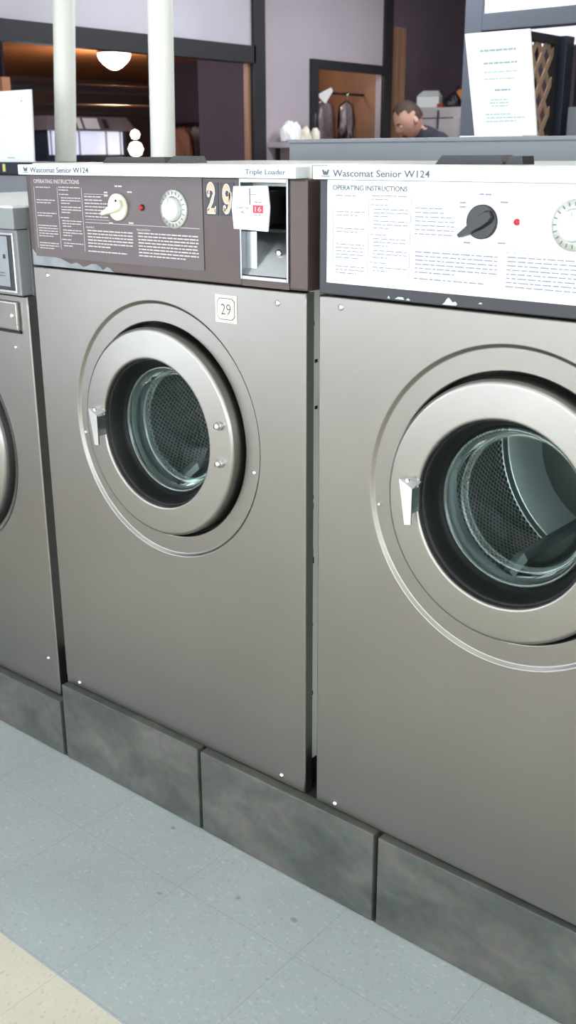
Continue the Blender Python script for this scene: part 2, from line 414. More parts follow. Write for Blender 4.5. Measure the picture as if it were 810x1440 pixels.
def make_door(root, cx, cz, seed, lifter_deg):
    d = MB()
    d.lathe([(.2080, .030), (.2080, -.0105), (.2080, -.0120), (.2074, -.0152), (.2062, -.0172), (.2040, -.0190), (.2015, -.0197), (.2005, -.0198), (.198, -.01995), (.156, -.0222), (.1530, -.0223), (.1522, -.0223), (.1505, -.0220), (.1488, -.0208), (.1478, -.018), (.1472, -.010), (.1468, .004)], STEEL_D, (cx, 0, cz), n=128)
    door = d.build('door', root); door['label'] = 'round polished steel door ring'
    g = MB(); g.lathe([(.1470, -.012), (.1455, -.0125), (.1425, -.008), (.139, .002), (.1345, .014), (.1325, .022), (.1285, .0245), (.1285, .032), (.1400, .046), (.151, .050)], RUBBER, (cx, 0, cz), n=96)
    g.build('gasket', door)
    gl = MB(); gl.lathe([(.1180, .040), (.1150, .058), (.1060, .074), (.088, .084), (.05, .090), (.0001, .091)], GLASSM, (cx, 0, cz), n=96)
    gl.lathe([(.1285, .030), (.1278, .0225), (.1255, .0212), (.1225, .0225), (.1205, .029), (.1180, .040)], GLASSR, (cx, 0, cz), n=96)
    gl.lathe([(.1150, .056), (.1128, .0555), (.1105, .060), (.1085, .070)], GLASSR, (cx, 0, cz), n=96)
    gl.build('glass_bowl', door)
    h = MB()   # latch handle: bent plate standing off the ring on a small bracket
    xa, xb, za, zb = cx - .171, cx - .146, cz - .044, cz + .031
    h.poly([(xa + .013, za), (xb, za + .002), (xb, zb - .012), (xa, zb)], -.042, -.039, CHROME)
    h.box(xb - .003, xb, -.040, -.018, za + .020, zb - .014, CHROME, .001)
    h.add([(xa, -.042, zb), (xb, -.042, zb - .012), (xb + .006, -.021, zb - .004), (xa + .002, -.021, zb + .002)], [[0, 1, 2, 3]], CHROME)
    h.tube([(xa + .011, -.034, zb - .012), (xa + .011, -.034, zb + .001)], .0045, CHROME)
    ho = h.build('latch_handle', door); ho['label'] = 'chrome latch handle'
    for dz in (.046, -.026):
        b = MB(); b.lathe([(.0085, -.021), (.0085, -.025), (.0065, -.0265), (.0065, -.030), (.0045, -.0335), (0, -.0345)], CHROME, (cx + .177, 0, cz + dz), n=20)
        b.build('hinge_bolt', door)
    # hidden from the door hole outward: dark tub front, then the drum
    t = MB(); t.lathe([(.262, .037), (.19, .040), (.150, .050)], RUBBER, (cx, 0, cz), n=64); t.lathe([(.150, .050), (.147, .060), (.150, .10), (.258, .106)], DRUMS, (cx, 0, cz), n=64)
    t.build('tub_front', root)
    dr = MB()
    dr.lathe([(.152, .098), (.200, .102), (.236, .106), (.250, .118), (.250, .415), (.246, .425)], DRUM, (cx, 0, cz), n=96, uvm=True)
    dr.lathe([(.246, .425), (.240, .428), (.243, .432), (.236, .436), (.170, .446)], DRUMS, (cx, 0, cz), n=96)
    dr.lathe([(.170, .446), (.164, .440), (.10, .436), (.0001, .434)], DRUMD, (cx, 0, cz), n=96)
    dm = dr.build('drum', root)
    for k in range(3):
        a = math.radians(lifter_deg + 120 * k); ca, sa = math.cos(a), math.sin(a)
        P = lambda r, w, y: (cx + r * ca - w * sa, y, cz + r * sa + w * ca)
        secs = []
        V = []
        pr = [(.249, -.060), (.180, -.022), (.150, -.012), (.142, 0), (.150, .012), (.180, .022), (.249, .060)]
        for y, sc in ((.15, .70), (.175, 1), (.405, 1), (.425, .85)):
            V += [P(.249 - (.249 - r) * sc, w, y) for r, w in pr]
        F = []
        for i in range(3):
            for q in range(6): F.append([7 * i + q, 7 * i + q + 1, 7 * i + 8 + q, 7 * i + 7 + q])
        F += [list(range(7))[::-1], [21 + q for q in range(7)]]
        l = MB(); l.add(V, F, DRUMD, False); l.build('lifter', dm)

def screw(mb, x, z, y=0.0, r=.0055):
    mb.lathe([(r, y), (r * .9, y - .0018), (r * .5, y - .0032), (0, y - .0036)], CHROME, (x, 0, z), n=16)

def make_washer(x, y, rotz, label, scheme):
    W = .735
    root = thing('front_load_washer', label, 'washing machine', (x, y, 0), rotz)
    brown = scheme == 'brown'
    # painted carcass, open towards the front sheet
    c = MB()
    c.box(.006, .0115, .022, .74, .27, 1.36, PALEGREEN); c.box(.7235, .729, .022, .74, .27, 1.36, PALEGREEN)
    c.box(.0115, .7235, .735, .74, .27, 1.36, PALEGREEN); c.box(.0115, .7235, .03, .735, .262, .27, PALEGREEN)
    c.box(.0115, .7235, .03, .735, 1.352, 1.36, PALEGREEN)
    for hy, hz, a in ((.026, 1.129, .004), (.036, 1.063, .003), (.0365, .98, .003), (.026, .8146, .004), (.026, .7975, .006), (.026, .706, .0085), (.028, .691, .006), (.026, .5601, .0025), (.027, .414, .0045)):
        c.box(.7285, .7296, hy - .004, hy + .004, hz - a, hz + a, DARK)
    c.build('cabinet', root)
    b = MB(); b.box(.012, .723, .02, .72, .2005, .262, DARK); b.build('base_frame', root)
    p = panel_mesh(W, .2025, 1.183, CXW, CZW, .2564, .2155, STEEL); p.build('front_panel', root)
    for sx, sz in ((.0469, 1.1665), (.6725, 1.1615), (.0475, .2150), (.6744, .2200)):
        s = MB(); screw(s, sx, sz); s.build('screw', root)
    s = MB(); screw(s, CXW + .2365, CZW - .040, .006, .005); s.build('screw', root)
    s = MB(); screw(s, CXW - .2415, CZW - .040, .006, .004); s.build('screw', root)
    make_door(root, CXW, CZW, 1, -112 if not brown else -4)
    # control panel
    main = BROWN if brown else BLACK
    k = MB()
    k.box(.001, .590, 0, .05, 1.1855, 1.3655, main, .002); k.box(.698, .7385, 0, .06, 1.1855, 1.3655, main, .004)
    k.box(.590, .698, .001, .05, 1.1855, 1.1972, main)
    k.box(.588, .70, .085, .09, 1.19, 1.3655, main)
    if brown:   # chipped paint baring primer along the lower edge
        top = [(.004, 1.2195), (.012, 1.212), (.022, 1.2065), (.05, 1.2065), (.075, 1.2055), (.095, 1.2035), (.118, 1.197), (.128, 1.1945), (.142, 1.1985), (.154, 1.1955), (.165, 1.191), (.176, 1.1935), (.190, 1.1985), (.205, 1.1985), (.216, 1.194), (.224, 1.1885), (.236, 1.1955), (.246, 1.1925), (.254, 1.187)]
        for i in range(len(top) - 1):
            (xa, za), (xb, zb) = top[i], top[i + 1]
            k.add([(xa, -.0006, 1.1862), (xb, -.0006, 1.1862), (xb, -.0006, zb), (xa, -.0006, za)], [[0, 1, 2, 3]], CHIP)
    else:
        for pts in ([(.240, 1.188), (.244, 1.191), (.2475, 1.1965), (.251, 1.199), (.2545, 1.196), (.258, 1.1925), (.263, 1.194), (.2665, 1.1905), (.264, 1.188)],
                    [(.153, 1.189), (.159, 1.1925), (.168, 1.1925), (.171, 1.189)], [(.174, 1.189), (.178, 1.192), (.182, 1.1885)], [(.139, 1.189), (.141, 1.193), (.144, 1.189)], [(.302, 1.194), (.306, 1.1965), (.309, 1.194)]):
            k.poly(pts, -.0008, .001, CHIPW)
    k.build('control_panel', root)
    # printed instruction plate
    l = MB(); ink = INKW if brown else INKG; e = -.0016; y1 = -.0021
    x0 = .0165 if brown else .018; x1 = .5015; z0 = 1.2050
    l.box(x0, x1, e, .0005, z0, 1.3648, LABELB if brown else LABELW)
    l.text('OPERATING INSTRUCTIONS', x0 + .011, x0 + .153, 1.3495, 1.3572, y1 + .0004, INKW if brown else INKD, offset=.012)
    va, vb, vc = (.0265, .1005, .1745) if brown else (.0300, .0995, .1780)
    for vx in (va, vb, vc):
        l.add([(vx, y1, 1.222), (vx + .0011, y1, 1.222), (vx + .0011, y1, 1.3425), (vx, y1, 1.3425)], [[0, 1, 2, 3]], ink)
    h = .0017; sd = 11 if brown else 23; z = 1.3425
    for n, dz in ((1, 0), (2, .0245), (2, .0500), (5, .0745), (3, .1090)):
        l.para(va + .006, vb - .006, z - dz, n, .0052, h, y1, ink, sd + n + int(dz * 1e4), .75)
    for n, dz, ind in ((2, -.001, 0), (1, .0125, 0), (3, .019, .005), (3, .0365, .005), (1, .057, 0), (3, .063, .005), (3, .081, .005), (1, .0995, 0), (2, .1065, .005)):
        l.para(vb + .005 + ind, vc - .004, z - dz, n, .0052, h, y1, ink, sd + n + int(dz * 1e4), .45)
    hz = 1.2775 if brown else 1.2738
    l.add([(vc + .006, y1, hz), (x1 - .008, y1, hz), (x1 - .008, y1, hz + .0009), (vc + .006, y1, hz + .0009)], [[0, 1, 2, 3]], ink)
    # program table grid
    tx0, tx1 = vc + .008, vc + .078
    for i in range(7): l.para(tx0, tx1 - (.018 if i < 2 else 0), 1.3275 - i * .0062, 1, (.006), .0019, y1, ink, 60 + i, 1.0)
    for zz in (1.3310, 1.2835): l.add([(tx0, y1, zz), (tx1, y1, zz), (tx1, y1, zz + .0007), (tx0, y1, zz + .0007)], [[0, 1, 2, 3]], ink)
    ptx = .3285 if brown else .3425
    l.text('NOTICE', vc + .008, vc + .032, 1.2672, 1.2705, y1 + .0004, ink)
    l.para(vc + .011, ptx - .012, 1.2640, 6, .0060, .0022, y1, ink, 5, .5); l.para(vc + .010, ptx - .03, 1.2245, 1, .006, .0022, y1, ink, 8, 1)
    l.text('PRECAUCION', ptx, ptx + .036, 1.2682, 1.2715, y1 + .0004, ink)
    l.para(ptx + .003, x1 - .012, 1.2650, 8, .0059, .0022, y1, ink, 6, .8)
    kx, kz = (.281, 1.3095) if brown else (.3028, 1.3108)
    for dx, dz, w in ((-.040, .024, .014), (-.040, .018, .014), (-.008, .036, .020), (.026, .026, .013), (.026, -.030, .013), (-.03, -.032, .012)):
        l.para(kx + dx, kx + dx + w, kz + dz + .003, 1, .005, .0026, y1, ink, int(dx * 1e3), 1.0)
    l.build('instruction_label', root)['label'] = 'taupe plate of pale printed instructions' if brown else 'white plate of grey printed instructions'
    q = MB(); knob(q, kx, kz, .0245 if brown else .0240, (.2450, 1.2965) if brown else (.2705, 1.2905), CREAM if brown else BLACKP, e)
    if brown: q.lathe([(.0025, e - .0148), (.0025, e - .0156), (0, e - .0157)], BLACKP, (kx + .009, 0, kz + .012), n=12)
    q.build('program_knob', root)['label'] = 'cream pointer knob' if brown else 'black pointer knob'
    r = MB(); r.lathe([(.0058, e), (.0058, e - .002), (.0048, e - .003)], CHROME if not brown else BLACKP, (.346 if brown else .3584, 0, 1.3102 if brown else 1.3125), n=20)
    r.lathe([(.0047, e - .0025), (.0038, e - .006), (0, e - .0075)], REDL, (.346 if brown else .3584, 0, 1.3102 if brown else 1.3125), n=20)
    r.build('indicator_lamp', root)['label'] = 'small red indicator lamp'
    dx_, dz_ = (.4300, 1.3098) if brown else (.4450, 1.3113)
    t = MB(); t.lathe([(.0345, e), (.0345, e - .002), (.0325, e - .0035), (.0225, e - .004)], DIALM, (dx_, 0, dz_), n=48)
    for i in range(20):
        a = 2 * PI * i / 20; ca, sa = math.cos(a), math.sin(a); w = .0007
        V = [(dx_ + rr * ca - ww * sa, e - .0042, dz_ + rr * sa + ww * ca) for rr, ww in ((.0255, -w), (.031, -w), (.031, w), (.0255, w))]
        t.add(V, [[0, 1, 2, 3]], INKD)
    tm = t.build('timer_dial', root)
    t = MB(); t.lathe([(.0215, e - .003), (.0205, e - .012), (.018, e - .015), (.010, e - .0165), (0, e - .0168)], DIALC, (dx_, 0, dz_), n=40)
    t.poly([(dx_ - .002, dz_ + .004), (dx_ + .002, dz_ + .004), (dx_ + .0012, dz_ + .0175), (dx_ - .0012, dz_ + .0175)], e - .0175, e - .014, DIALM)
    t.build('dial_knob', tm)
    # coin unit set into the right end
    u = MB()
    for a in ((.5900, .5935, 1.1970, 1.3656), (.6945, .6985, 1.1970, 1.3656)): u.box(a[0], a[1], -.003, .085, a[2], a[3], ZINC, .001)
    u.box(.5935, .6945, -.003, .085, 1.1970, 1.2035, ZINC, .001); u.box(.5935, .6945, -.003, .02, 1.3580, 1.3656, ZINC, .001)
    u.box(.5935, .6945, .02, .085, 1.3600, 1.3656, DARK)
    u.box(.5935, .6945, .080, .0845, 1.2035, 1.36, DARK)
    u.box(.5935, .6945, .012, .080, 1.2780, 1.2830, DARK)
    u.add([(.5935, .004, 1.2045), (.6945, .004, 1.2045), (.6945, .045, 1.2780), (.5935, .045, 1.2780)], [[0, 1, 2, 3]], ZINC)
    u.box(.5935, .618, .010, .045, 1.2035, 1.278, ZINC, .001)
    um = u.build('coin_unit', root); um['label'] = 'galvanised coin unit with open black hollow'
    u = MB(); screw(u, .657, 1.2425, .022, .0065); u.build('coin_cup_screw', um)
    u = MB(); yy = -.019
    u.box(.604, .660, yy, .03, 1.292, 1.345, ZINC)
    u.poly([(.5945, 1.2835), (.6700, 1.2815), (.6745, 1.3200), (.6700, 1.3545), (.5950, 1.3525), (.5905, 1.3180)], yy - .003, yy, LABELW)
    u.box(.6310, .6330, yy - .0036, yy - .003, 1.3235, 1.3505, INKD); u.box(.6330, .6460, yy - .0036, yy - .003, 1.3395, 1.3408, INKG); u.box(.6330, .6420, yy - .0036, yy - .003, 1.3435, 1.3448, INKG)
    u.text('U.S.', .6120, .6190, 1.3222, 1.3262, yy - .003, INKD); u.text('QUARTERS', .5990, .6300, 1.3155, 1.3205, yy - .003, INKD); u.text('ONLY', .6090, .6220, 1.3090, 1.3135, yy - .003, INKD)
    u.para(.642, .657, 1.3292, 1, .003, .0025, yy - .0032, INKG, 3, 1); u.para(.640, .660, 1.3085, 1, .003, .0018, yy - .0032, INKG, 4, 1)
    u.box(.5965, .668, yy - .0033, yy - .003, 1.2865, 1.2872, INKG)
    cp = u.build('coin_plate', um); cp['label'] = 'white six-sided coin plate'
    u = MB(); u.box(.6390, .6610, yy - .0042, yy - .003, 1.3105, 1.3232, REDGLOW)
    u.text('16', .6440, .6580, 1.3130, 1.3208, yy - .0042, PINKGLOW)
    u.build('red_display', cp)
    if brown:
        n = MB()
        for ch, a, bb in (('2', .511, .5345), ('9', .5485, .5720)):
            n.box(a - .004, bb + .005, -.0008, .0005, 1.3020, 1.3575, BLACK)
            numeral(n, ch, a, bb, 1.3060, 1.3530, -.0010, PAPER, .028); numeral(n, ch, a, bb, 1.3060, 1.3530, -.0013, GOLD, 0)
        n.build('numeral_sticker', root)['label'] = 'large cream serif number 29'
        n = MB(); n.box(.526, .578, -.0009, .0002, 1.1165, 1.1655, CREAM)
        A, B_, C_, D_ = .5305, .5735, 1.1215, 1.1605; q_ = .006
        o8 = [(A + q_, C_), (B_ - q_, C_), (B_, C_ + q_), (B_, D_ - q_), (B_ - q_, D_), (A + q_, D_), (A, D_ - q_), (A, C_ + q_)]
        ins = lambda d: [(.552 + (x_ - .552) * (1 - d / .0215), 1.141 + (z_ - 1.141) * (1 - d / .0195)) for x_, z_ in o8]
        n.poly(o8, -.0013, -.0006, INKD); n.poly(ins(.0015), -.0017, -.0006, CREAM)
        n.text('29', .5405, .5640, 1.1310, 1.1500, -.0017, BLACK, offset=-.012)
        n.build('number_sticker', root)['label'] = 'small cream sticker with framed number 29'
    # name strip along the top
    n = MB(); n.box(.003, .7285, -.020, .02, 1.3660, 1.3852, NP_METAL, .0012)
    n.box(.010, .7135, -.0208, -.0195, 1.3678, 1.3822, NP_LABEL)
    n.text('Wascomat Senior W124', .0435, .2220, 1.3702, 1.3805, -.0208, INKD, offset=.012)
    n.box(.021, .0375, -.0214, -.0208, 1.3700, 1.3712, INKD); n.poly([(.022, 1.3805), (.0255, 1.3805), (.0275, 1.3765), (.0292, 1.3795), (.0312, 1.3765), (.0332, 1.3805), (.0365, 1.3805), (.0335, 1.3725), (.0250, 1.3725)], -.0214, -.0208, INKD)
    n.text('Triple Loader', .6210, .7090, 1.3695, 1.3800, -.0208, INKD, offset=.008)
    n.build('name_strip', root)['label'] = 'silvery name strip with grey lettering'
    t = MB(); t.box(.001, .734, .016, .735, 1.3600, 1.3880, LIDTOP, .004); t.build('top_cover', root)
    ya = .03
    if brown: lids = ((.160, .338, 1.3990, .012), (.342, .414, 1.4005, .018))
    else: lids = ((.172, .289, 1.4012, .012), (.293, .322, 1.4000, .006))
    for a, bb, zt, ch in lids:
        s = MB(); s.poly([(a, 1.388), (bb, 1.388), (bb - ch * .4, zt), (a + ch, zt)], ya + .04, ya + .075, BLACKP); s.build('soap_lid', root)['label'] = 'flat black soap hatch lid'
    return root

make_washer(0, 0, 0, 'steel front-load washer numbered 29 with brown control panel and cream knob', 'brown')
make_washer(.7635, -.0022, math.radians(-.847), 'steel front-load washer at right with white instruction plate and black knob', 'white')

def make_small_washer():
    W = .70; root = thing('front_load_washer', 'shorter steel washer at left edge with chrome-framed control plate', 'washing machine', (-.73, 0, 0))
    c = MB(); c.box(.004, .009, .022, .74, .20, 1.28, GREYSTEEL2); c.box(W - .009, W - .004, .022, .74, .20, 1.28, GREYSTEEL2)
    c.box(.009, W - .009, .735, .74, .20, 1.28, GREYSTEEL2); c.box(.009, W - .009, .03, .735, .195, .20, GREYSTEEL2); c.build('cabinet', root)
    b = MB(); b.box(.012, W - .012, .02, .72, .1505, .195, DARK); b.build('base_frame', root)
    cx, cz = .349, .741
    panel_mesh(W, .152, 1.116, cx, cz, .262, .246, STEEL, .003).build('front_panel', root)
    d = MB(); d.lathe([(.240, .030), (.240, -.010), (.2385, -.016), (.234, -.0195), (.222, -.0215), (.185, -.0225), (.172, -.022), (.170, -.015), (.170, .005)], STEEL_D, (cx, 0, cz), n=96)
    door = d.build('door', root); door['label'] = 'round polished steel door ring'
    d = MB(); d.lathe([(.246, .020), (.2455, -.004), (.2405, -.006)], RUBBER, (cx, 0, cz), n=96); d.build('rim_seal', door)
    d = MB(); d.lathe([(.170, -.012), (.165, .004), (.155, .02), (.15, .045)], RUBBER, (cx, 0, cz), n=64); d.build('gasket', door)
    d = MB(); d.lathe([(.153, .026), (.147, .022), (.143, .05), (.125, .085), (.06, .10), (.0001, .101)], GLASSM, (cx, 0, cz), n=64); d.build('glass_bowl', door)
    d = MB(); d.box(cx - .195, cx - .165, -.05, -.045, cz - .04, cz + .035, CHROME, .001); d.box(cx - .192, cx - .186, -.046, -.02, cz - .02, cz + .03, CHROME, .001); d.build('latch_handle', door)
    d = MB(); d.lathe([(.262, .037), (.18, .045), (.17, .10), (.258, .106)], RUBBER, (cx, 0, cz), n=48); d.build('tub_front', root)
    d = MB(); d.lathe([(.172, .10), (.236, .106), (.250, .118), (.250, .415), (.24, .43)], DRUM, (cx, 0, cz), n=72, uvm=True); d.lathe([(.24, .43), (.1, .44), (.0001, .44)], DRUMS, (cx, 0, cz), n=72); d.build('drum', root)
    # head: cap, chrome-edged black frame, grey plate
    h = MB(); h.box(.001, W - .001, -.017, .05, 1.256, 1.2995, GREYSTEEL2, .003); h.box(.001, W - .001, -.017, .74, 1.2985, 1.3035, WHITE, .002)
    h.build('top_cover', root)
    h = MB(); h.box(.003, W - .006, -.008, .05, 1.1175, 1.2545, GREYSTEEL2, .003)
    h.build('control_panel', root)
    f = MB(); xa, xb, za, zb = .012, W - .014, 1.1235, 1.2485
    for a in ((xa, xb, zb - .005, zb), (xa, xb, za, za + .005), (xa, xa + .005, za + .005, zb - .005), (xb - .005, xb, za + .005, zb - .005)): f.box(a[0], a[1], -.014, -.007, a[2], a[3], CHROME, .001)
    f.box(xa + .005, xb - .005, -.0095, -.007, za + .005, zb - .005, BLACKP)
    f.box(xa + .018, xb - .024, -.0112, -.009, za + .012, zb - .008, ZINC)
    f.box(xb - .042, xb - .034, -.0118, -.0105, 1.194, 1.203, BLACKP); f.para(xb - .10, xb - .04, 1.165, 3, .006, .0025, -.0115, INKD, 4)
    f.build('control_frame', root)['label'] = 'chrome-edged black control frame with grey plate'
    s = MB(); s.box(.030, W - .030, -.006, .001, 1.040, 1.103, STEEL, .003); s.box(.030, W - .032, -.0085, -.005, 1.098, 1.102, CHROME, .001); s.box(W - .034, W - .031, -.0085, -.005, 1.043, 1.098, CHROME, .001)
    s.box(.030, W - .028, -.004, .001, 1.034, 1.0395, RUBBER); screw(s, W - .052, 1.072, -.006, .006)
    s.build('soap_drawer', root)
    for sx, sz in ((W - .055, 1.002), (W - .036, .2437), (.05, 1.002), (.04, .24)):
        s = MB(); screw(s, sx, sz, 0, .0045); s.build('screw', root)
    return root
make_small_washer()

# ------------------------------------------------------------------ slab-faced plinth
def plinth():
    root = thing('machine_plinth', 'dark slate slab plinth under the two larger steel washers', 'plinth', (0, 0, 0))
    c = MB(); c.box(-.005, 2.4, .006, .76, 0, .1995, GROUT); c.build('core', root)
    xs = [(.0015, .4540, .2020), (.4635, .9135, .2005), (.9240, 1.3750, .1985), (1.3850, 1.836, .198), (1.846, 2.297, .198)]
    for a, b, zt in xs:
        s = MB(); s.box(a, b, -.0185, .006, .003, zt, SLATE, .0025); s.build('slate_slab', root)
    s = MB(); s.box(-.005, 2.4, -.0135, .006, 0, .006, GROUT); s.build('grout_line', root)
    root = thing('machine_plinth', 'shorter slab-faced plinth under the small washer at left edge', 'plinth', (0, 0, 0))
    c = MB(); c.box(-2.4, -.006, .006, .76, 0, .1495, GROUT); c.build('core', root)
    for a, b in ((-.4620, -.0120), (-.922, -.472), (-1.382, -.932), (-1.842, -1.392)):
        s = MB(); s.box(a, b, -.0185, .006, .003, .1495, SLATE, .0025); s.build('slate_slab', root)
    s = MB(); s.box(-2.4, -.006, -.0135, .006, 0, .006, GROUT); s.build('grout_line', root)
plinth()

# ------------------------------------------------------------------ behind the machines
t = thing('utility_bulkhead', 'long grey metal bulkhead running behind the right-hand washers', 'bulkhead', (0, 0, 0))
b = MB(); b.box(.060, 2.6, .775, .97, 0, 1.430, GREYSTEEL, .004); b.build('trunking', t)
b = MB(); b.box(.056, 2.604, .771, .974, 1.428, 1.4375, GREYSTEEL, .003); b.build('cap_strip', t)
t = thing('utility_cabinet', 'grey metal cabinet seen beyond the short washer at left edge', 'cabinet', (0, 0, 0))
b = MB(); b.box(-2.5, -1.02, .85, 1.06, 0, 1.338, GREYSTEEL, .004)
b.box(-2.5, -1.02, .845, .852, 1.276, 1.281, INKD); b.build('body', t)
b = MB(); b.box(-2.5, -1.02, .838, 1.06, 1.342, 1.380, NAVY, .003); b.box(-1.236, -1.222, .8365, .8385, 1.350, 1.374, YELLOW); b.build('top_rail', t)
b = MB(); b.box(-1.30, -1.262, .84, .851, 1.252, 1.262, BLACKP, .001); b.build('handle', t)
b = MB(); b.box(-2.5, -1.02, .848, 1.06, 1.338, 1.342, DARK); b.build('gasket_strip', t)

def card(name, label, x0, x1, yb, yt, z0, z1, lines):
    t = thing(name, label, 'sign', ((x0 + x1) / 2, yb, z0))
    w = (x1 - x0) / 2; h = z1 - z0; dy = yt - yb
    ang = math.atan2(-dy, h); M = Matrix.Rotation(ang, 4, 'X'); H = math.hypot(h, dy)
    b = MB(); b.box(-w, w, 0, .006, .003, H, PAPER, .0008, M=M)
    for i, (z, a, c, m, hh) in enumerate(lines):
        b.para(-w + 2 * w * a, -w + 2 * w * c, H * z, 1, .01, hh, -.0006, m, 80 + i, 1.0, M=M)
    b.build('card', t)
    b = MB(); b.box(-w, w, min(0, dy), max(.008, dy), 0, .003, PAPER); b.build('foot', t)
    return t
card('counter_sign', 'white printed sign card leaning forward on the grey bulkhead at right', .5465, .7030, .858, .792, 1.4375, 1.650,
     [(.845, .22, .78, FAINTD, .0045), (.725, .26, .78, FAINTD, .004), (.64, .26, .78, FAINT, .003), (.575, .24, .72, FAINT, .003), (.47, .40, .66, FAINTD, .004), (.375, .32, .58, FAINT, .003), (.345, .30, .60, FAINT, .003), (.315, .33, .58, FAINT, .003),
      (.235, .22, .62, FAINT, .003), (.20, .24, .84, FAINT, .003), (.165, .22, .70, FAINT, .003)])
card('white_card', 'blank white card standing on the grey cabinet at left edge', -1.40, -1.093, .858, .868, 1.380, 1.602,
     [(.86, .82, .85, FAINTD, .004), (.07, .55, .68, FAINTD, .003)])

def pipe(x, y, lx, label, r=.038):
    t = thing('support_pipe', label, 'pipe', (x, y, 0), 0, 'white vertical pipes')
    b = MB(); b.tube([(-1.4 * lx, 0, 0), (0, 0, 1.4), (1.35 * lx, 0, 2.75)], r, PIPEW, 28); b.build('pipe', t)
    b = MB(); b.lathe([(r + .03, 0), (r + .03, .008), (r + .004, .012), (r, .03)], PIPEW, (-1.4 * lx, 0, 0), 'z', 28); b.build('flange', t)
pipe(-.6215, .99, .030, 'thicker white vertical pipe behind washer 29, nearer and further right')
pipe(-1.351, 1.20, .095, 'slimmer white vertical pipe behind washer 29, left of the other pipe', .0385)

# ------------------------------------------------------------------ room shell
def S(name, fn, *a):
    b = MB(); fn(b); return struct(b.build(name))
S('floor', lambda b: b.box(-9.5, 4.2, -5.2, 10.6, -.05, 0, FLOORM))
S('ceiling', lambda b: b.box(-2.64, 4.2, -5.2, 6.4, 2.75, 2.8, CEIL))
def wl(b):
    x0, x1 = -2.50, -2.45
    b.box(x0, x1, -5.2, -4.7, 0, 2.75, LILACL); b.box(x0, x1, -2.0, -1.5, 0, 2.75, LILACL); b.box(x0, x1, -4.7, -2.0, 0, .3, LILACL); b.box(x0, x1, -4.7, -2.0, 2.45, 2.75, LILACL); b.box(x0, x1, -1.5, 3.50, 1.975, 2.75, LILACL)
    b.box(x0, x1, -1.5, 3.50, 0, .95, LILACL)
    b.box(x0, x1, 3.50, 4.06, 0, 2.75, LILAC); b.box(x0, x1, 4.06, 4.80, 1.93, 2.75, LILAC); b.box(x0, x1, 4.80, 4.86, 0, 2.75, LILAC); b.box(-2.64, -2.58, 4.84, 6.35, 0, 2.75, PLUM)
S('wall_left', wl)
def tr(b):
    b.box(-2.51, -2.43, -1.5, 3.50, 1.895, 1.985, TRIM)
    b.box(-2.51, -2.43, 3.485, 3.585, 0, 2.75, TRIM); b.box(-2.495, -2.462, 3.462, 3.4845, .95, 1.895, WOOD)
S('trim_1', tr)
def tr2(b):
    b.box(-2.455, -2.43, 4.02, 4.09, 0, 1.95, TRIM); b.box(-2.455, -2.43, 4.09, 4.80, 1.895, 1.95, TRIM); b.box(-2.455, -2.43, 4.80, 4.89, 0, 2.75, TRIM)
S('trim_2', tr2)
def niche(b):
    b.box(-3.30, -2.50, 4.80, 4.838, 0, 2.1, WOOD); b.box(-3.34, -3.30, 4.0, 4.838, 0, 2.1, WOOD); b.box(-3.30, -2.50, 4.02, 4.06, 0, 2.1, WOOD); b.box(-3.30, -2.50, 4.06, 4.80, 2.06, 2.10, WOOD)
    b.box(-3.37, -2.50, 3.985, 4.018, 0, 2.12, DIMWALL); b.box(-3.37, -3.342, 4.018, 4.838, 0, 2.12, DIMWALL)
S('wall_alcove', niche)
S('wall_back', lambda b: b.box(-2.58, 4.2, 6.2, 6.35, 0, 2.75, PLUM))
S('wall_right', lambda b: b.box(4.2, 4.35, -5.2, 6.35, 0, 2.75, FRONTW))
def wf(b):
    b.box(-2.57, 4.2, -5.35, -5.2, 0, .3, FRONTW); b.box(-2.57, 4.2, -5.35, -5.2, 2.45, 2.75, FRONTW)
    for a, c in ((-2.57, -2.2), (-.2, .1), (2.1, 2.4), (4.0, 4.2)): b.box(a, c, -5.35, -5.2, .3, 2.45, FRONTW)
S('wall_front', wf)
for i, (a, c) in enumerate(((-2.2, -.2), (.1, 2.1), (2.4, 4.0))):  # unseen windows, added behind the camera to light the steel
    o = S('window_%d' % (i + 1), lambda b: (b.box(a, c, -5.30, -5.28, .3, 2.45, PANE), b.box(a, c, -5.28, -5.22, .3, .36, TRIM), b.box(a, c, -5.28, -5.22, 2.39, 2.45, TRIM), b.box((a + c) / 2 - .03, (a + c) / 2 + .03, -5.28, -5.22, .36, 2.39, TRIM)))
# back room seen through the wide opening
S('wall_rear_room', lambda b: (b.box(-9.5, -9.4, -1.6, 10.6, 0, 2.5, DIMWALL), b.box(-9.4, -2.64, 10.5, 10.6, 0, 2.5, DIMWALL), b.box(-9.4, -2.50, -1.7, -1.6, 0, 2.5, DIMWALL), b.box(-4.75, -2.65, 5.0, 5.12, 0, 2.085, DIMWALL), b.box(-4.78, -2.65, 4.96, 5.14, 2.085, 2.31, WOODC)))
S('ceiling_rear_room', lambda b: (b.box(-9.4, -2.66, -1.6, 10.5, 2.31, 2.36, WOODC), b.box(-2.66, -2.51, -1.6, 4.8, 2.31, 2.36, WOODC)))
for nm, lab, x, z0, z1 in (('duct', 'upper dark duct crossing behind the pipes under the wood ceiling', -5.2, 1.885, 1.955), ('duct', 'lower dark duct just above the lit display cabinet', -5.45, 1.740, 1.815)):
    b = MB(); b.tube([(x, 2.2, (z0 + z1) / 2 - .05), (x, 7.2, (z0 + z1) / 2 + .02)], (z1 - z0) / 2, mat('dark_duct_metal', rgb(92, 86, 92), .5, .3), 16)
    b.box(x - .006, x + .006, 3.0, 3.01, (z0 + z1) / 2, 2.31, TRIM); b.box(x - .006, x + .006, 5.5, 5.51, (z0 + z1) / 2, 2.31, TRIM)
    tag(b.build(nm), lab, 'duct', 'ducts in the back room')
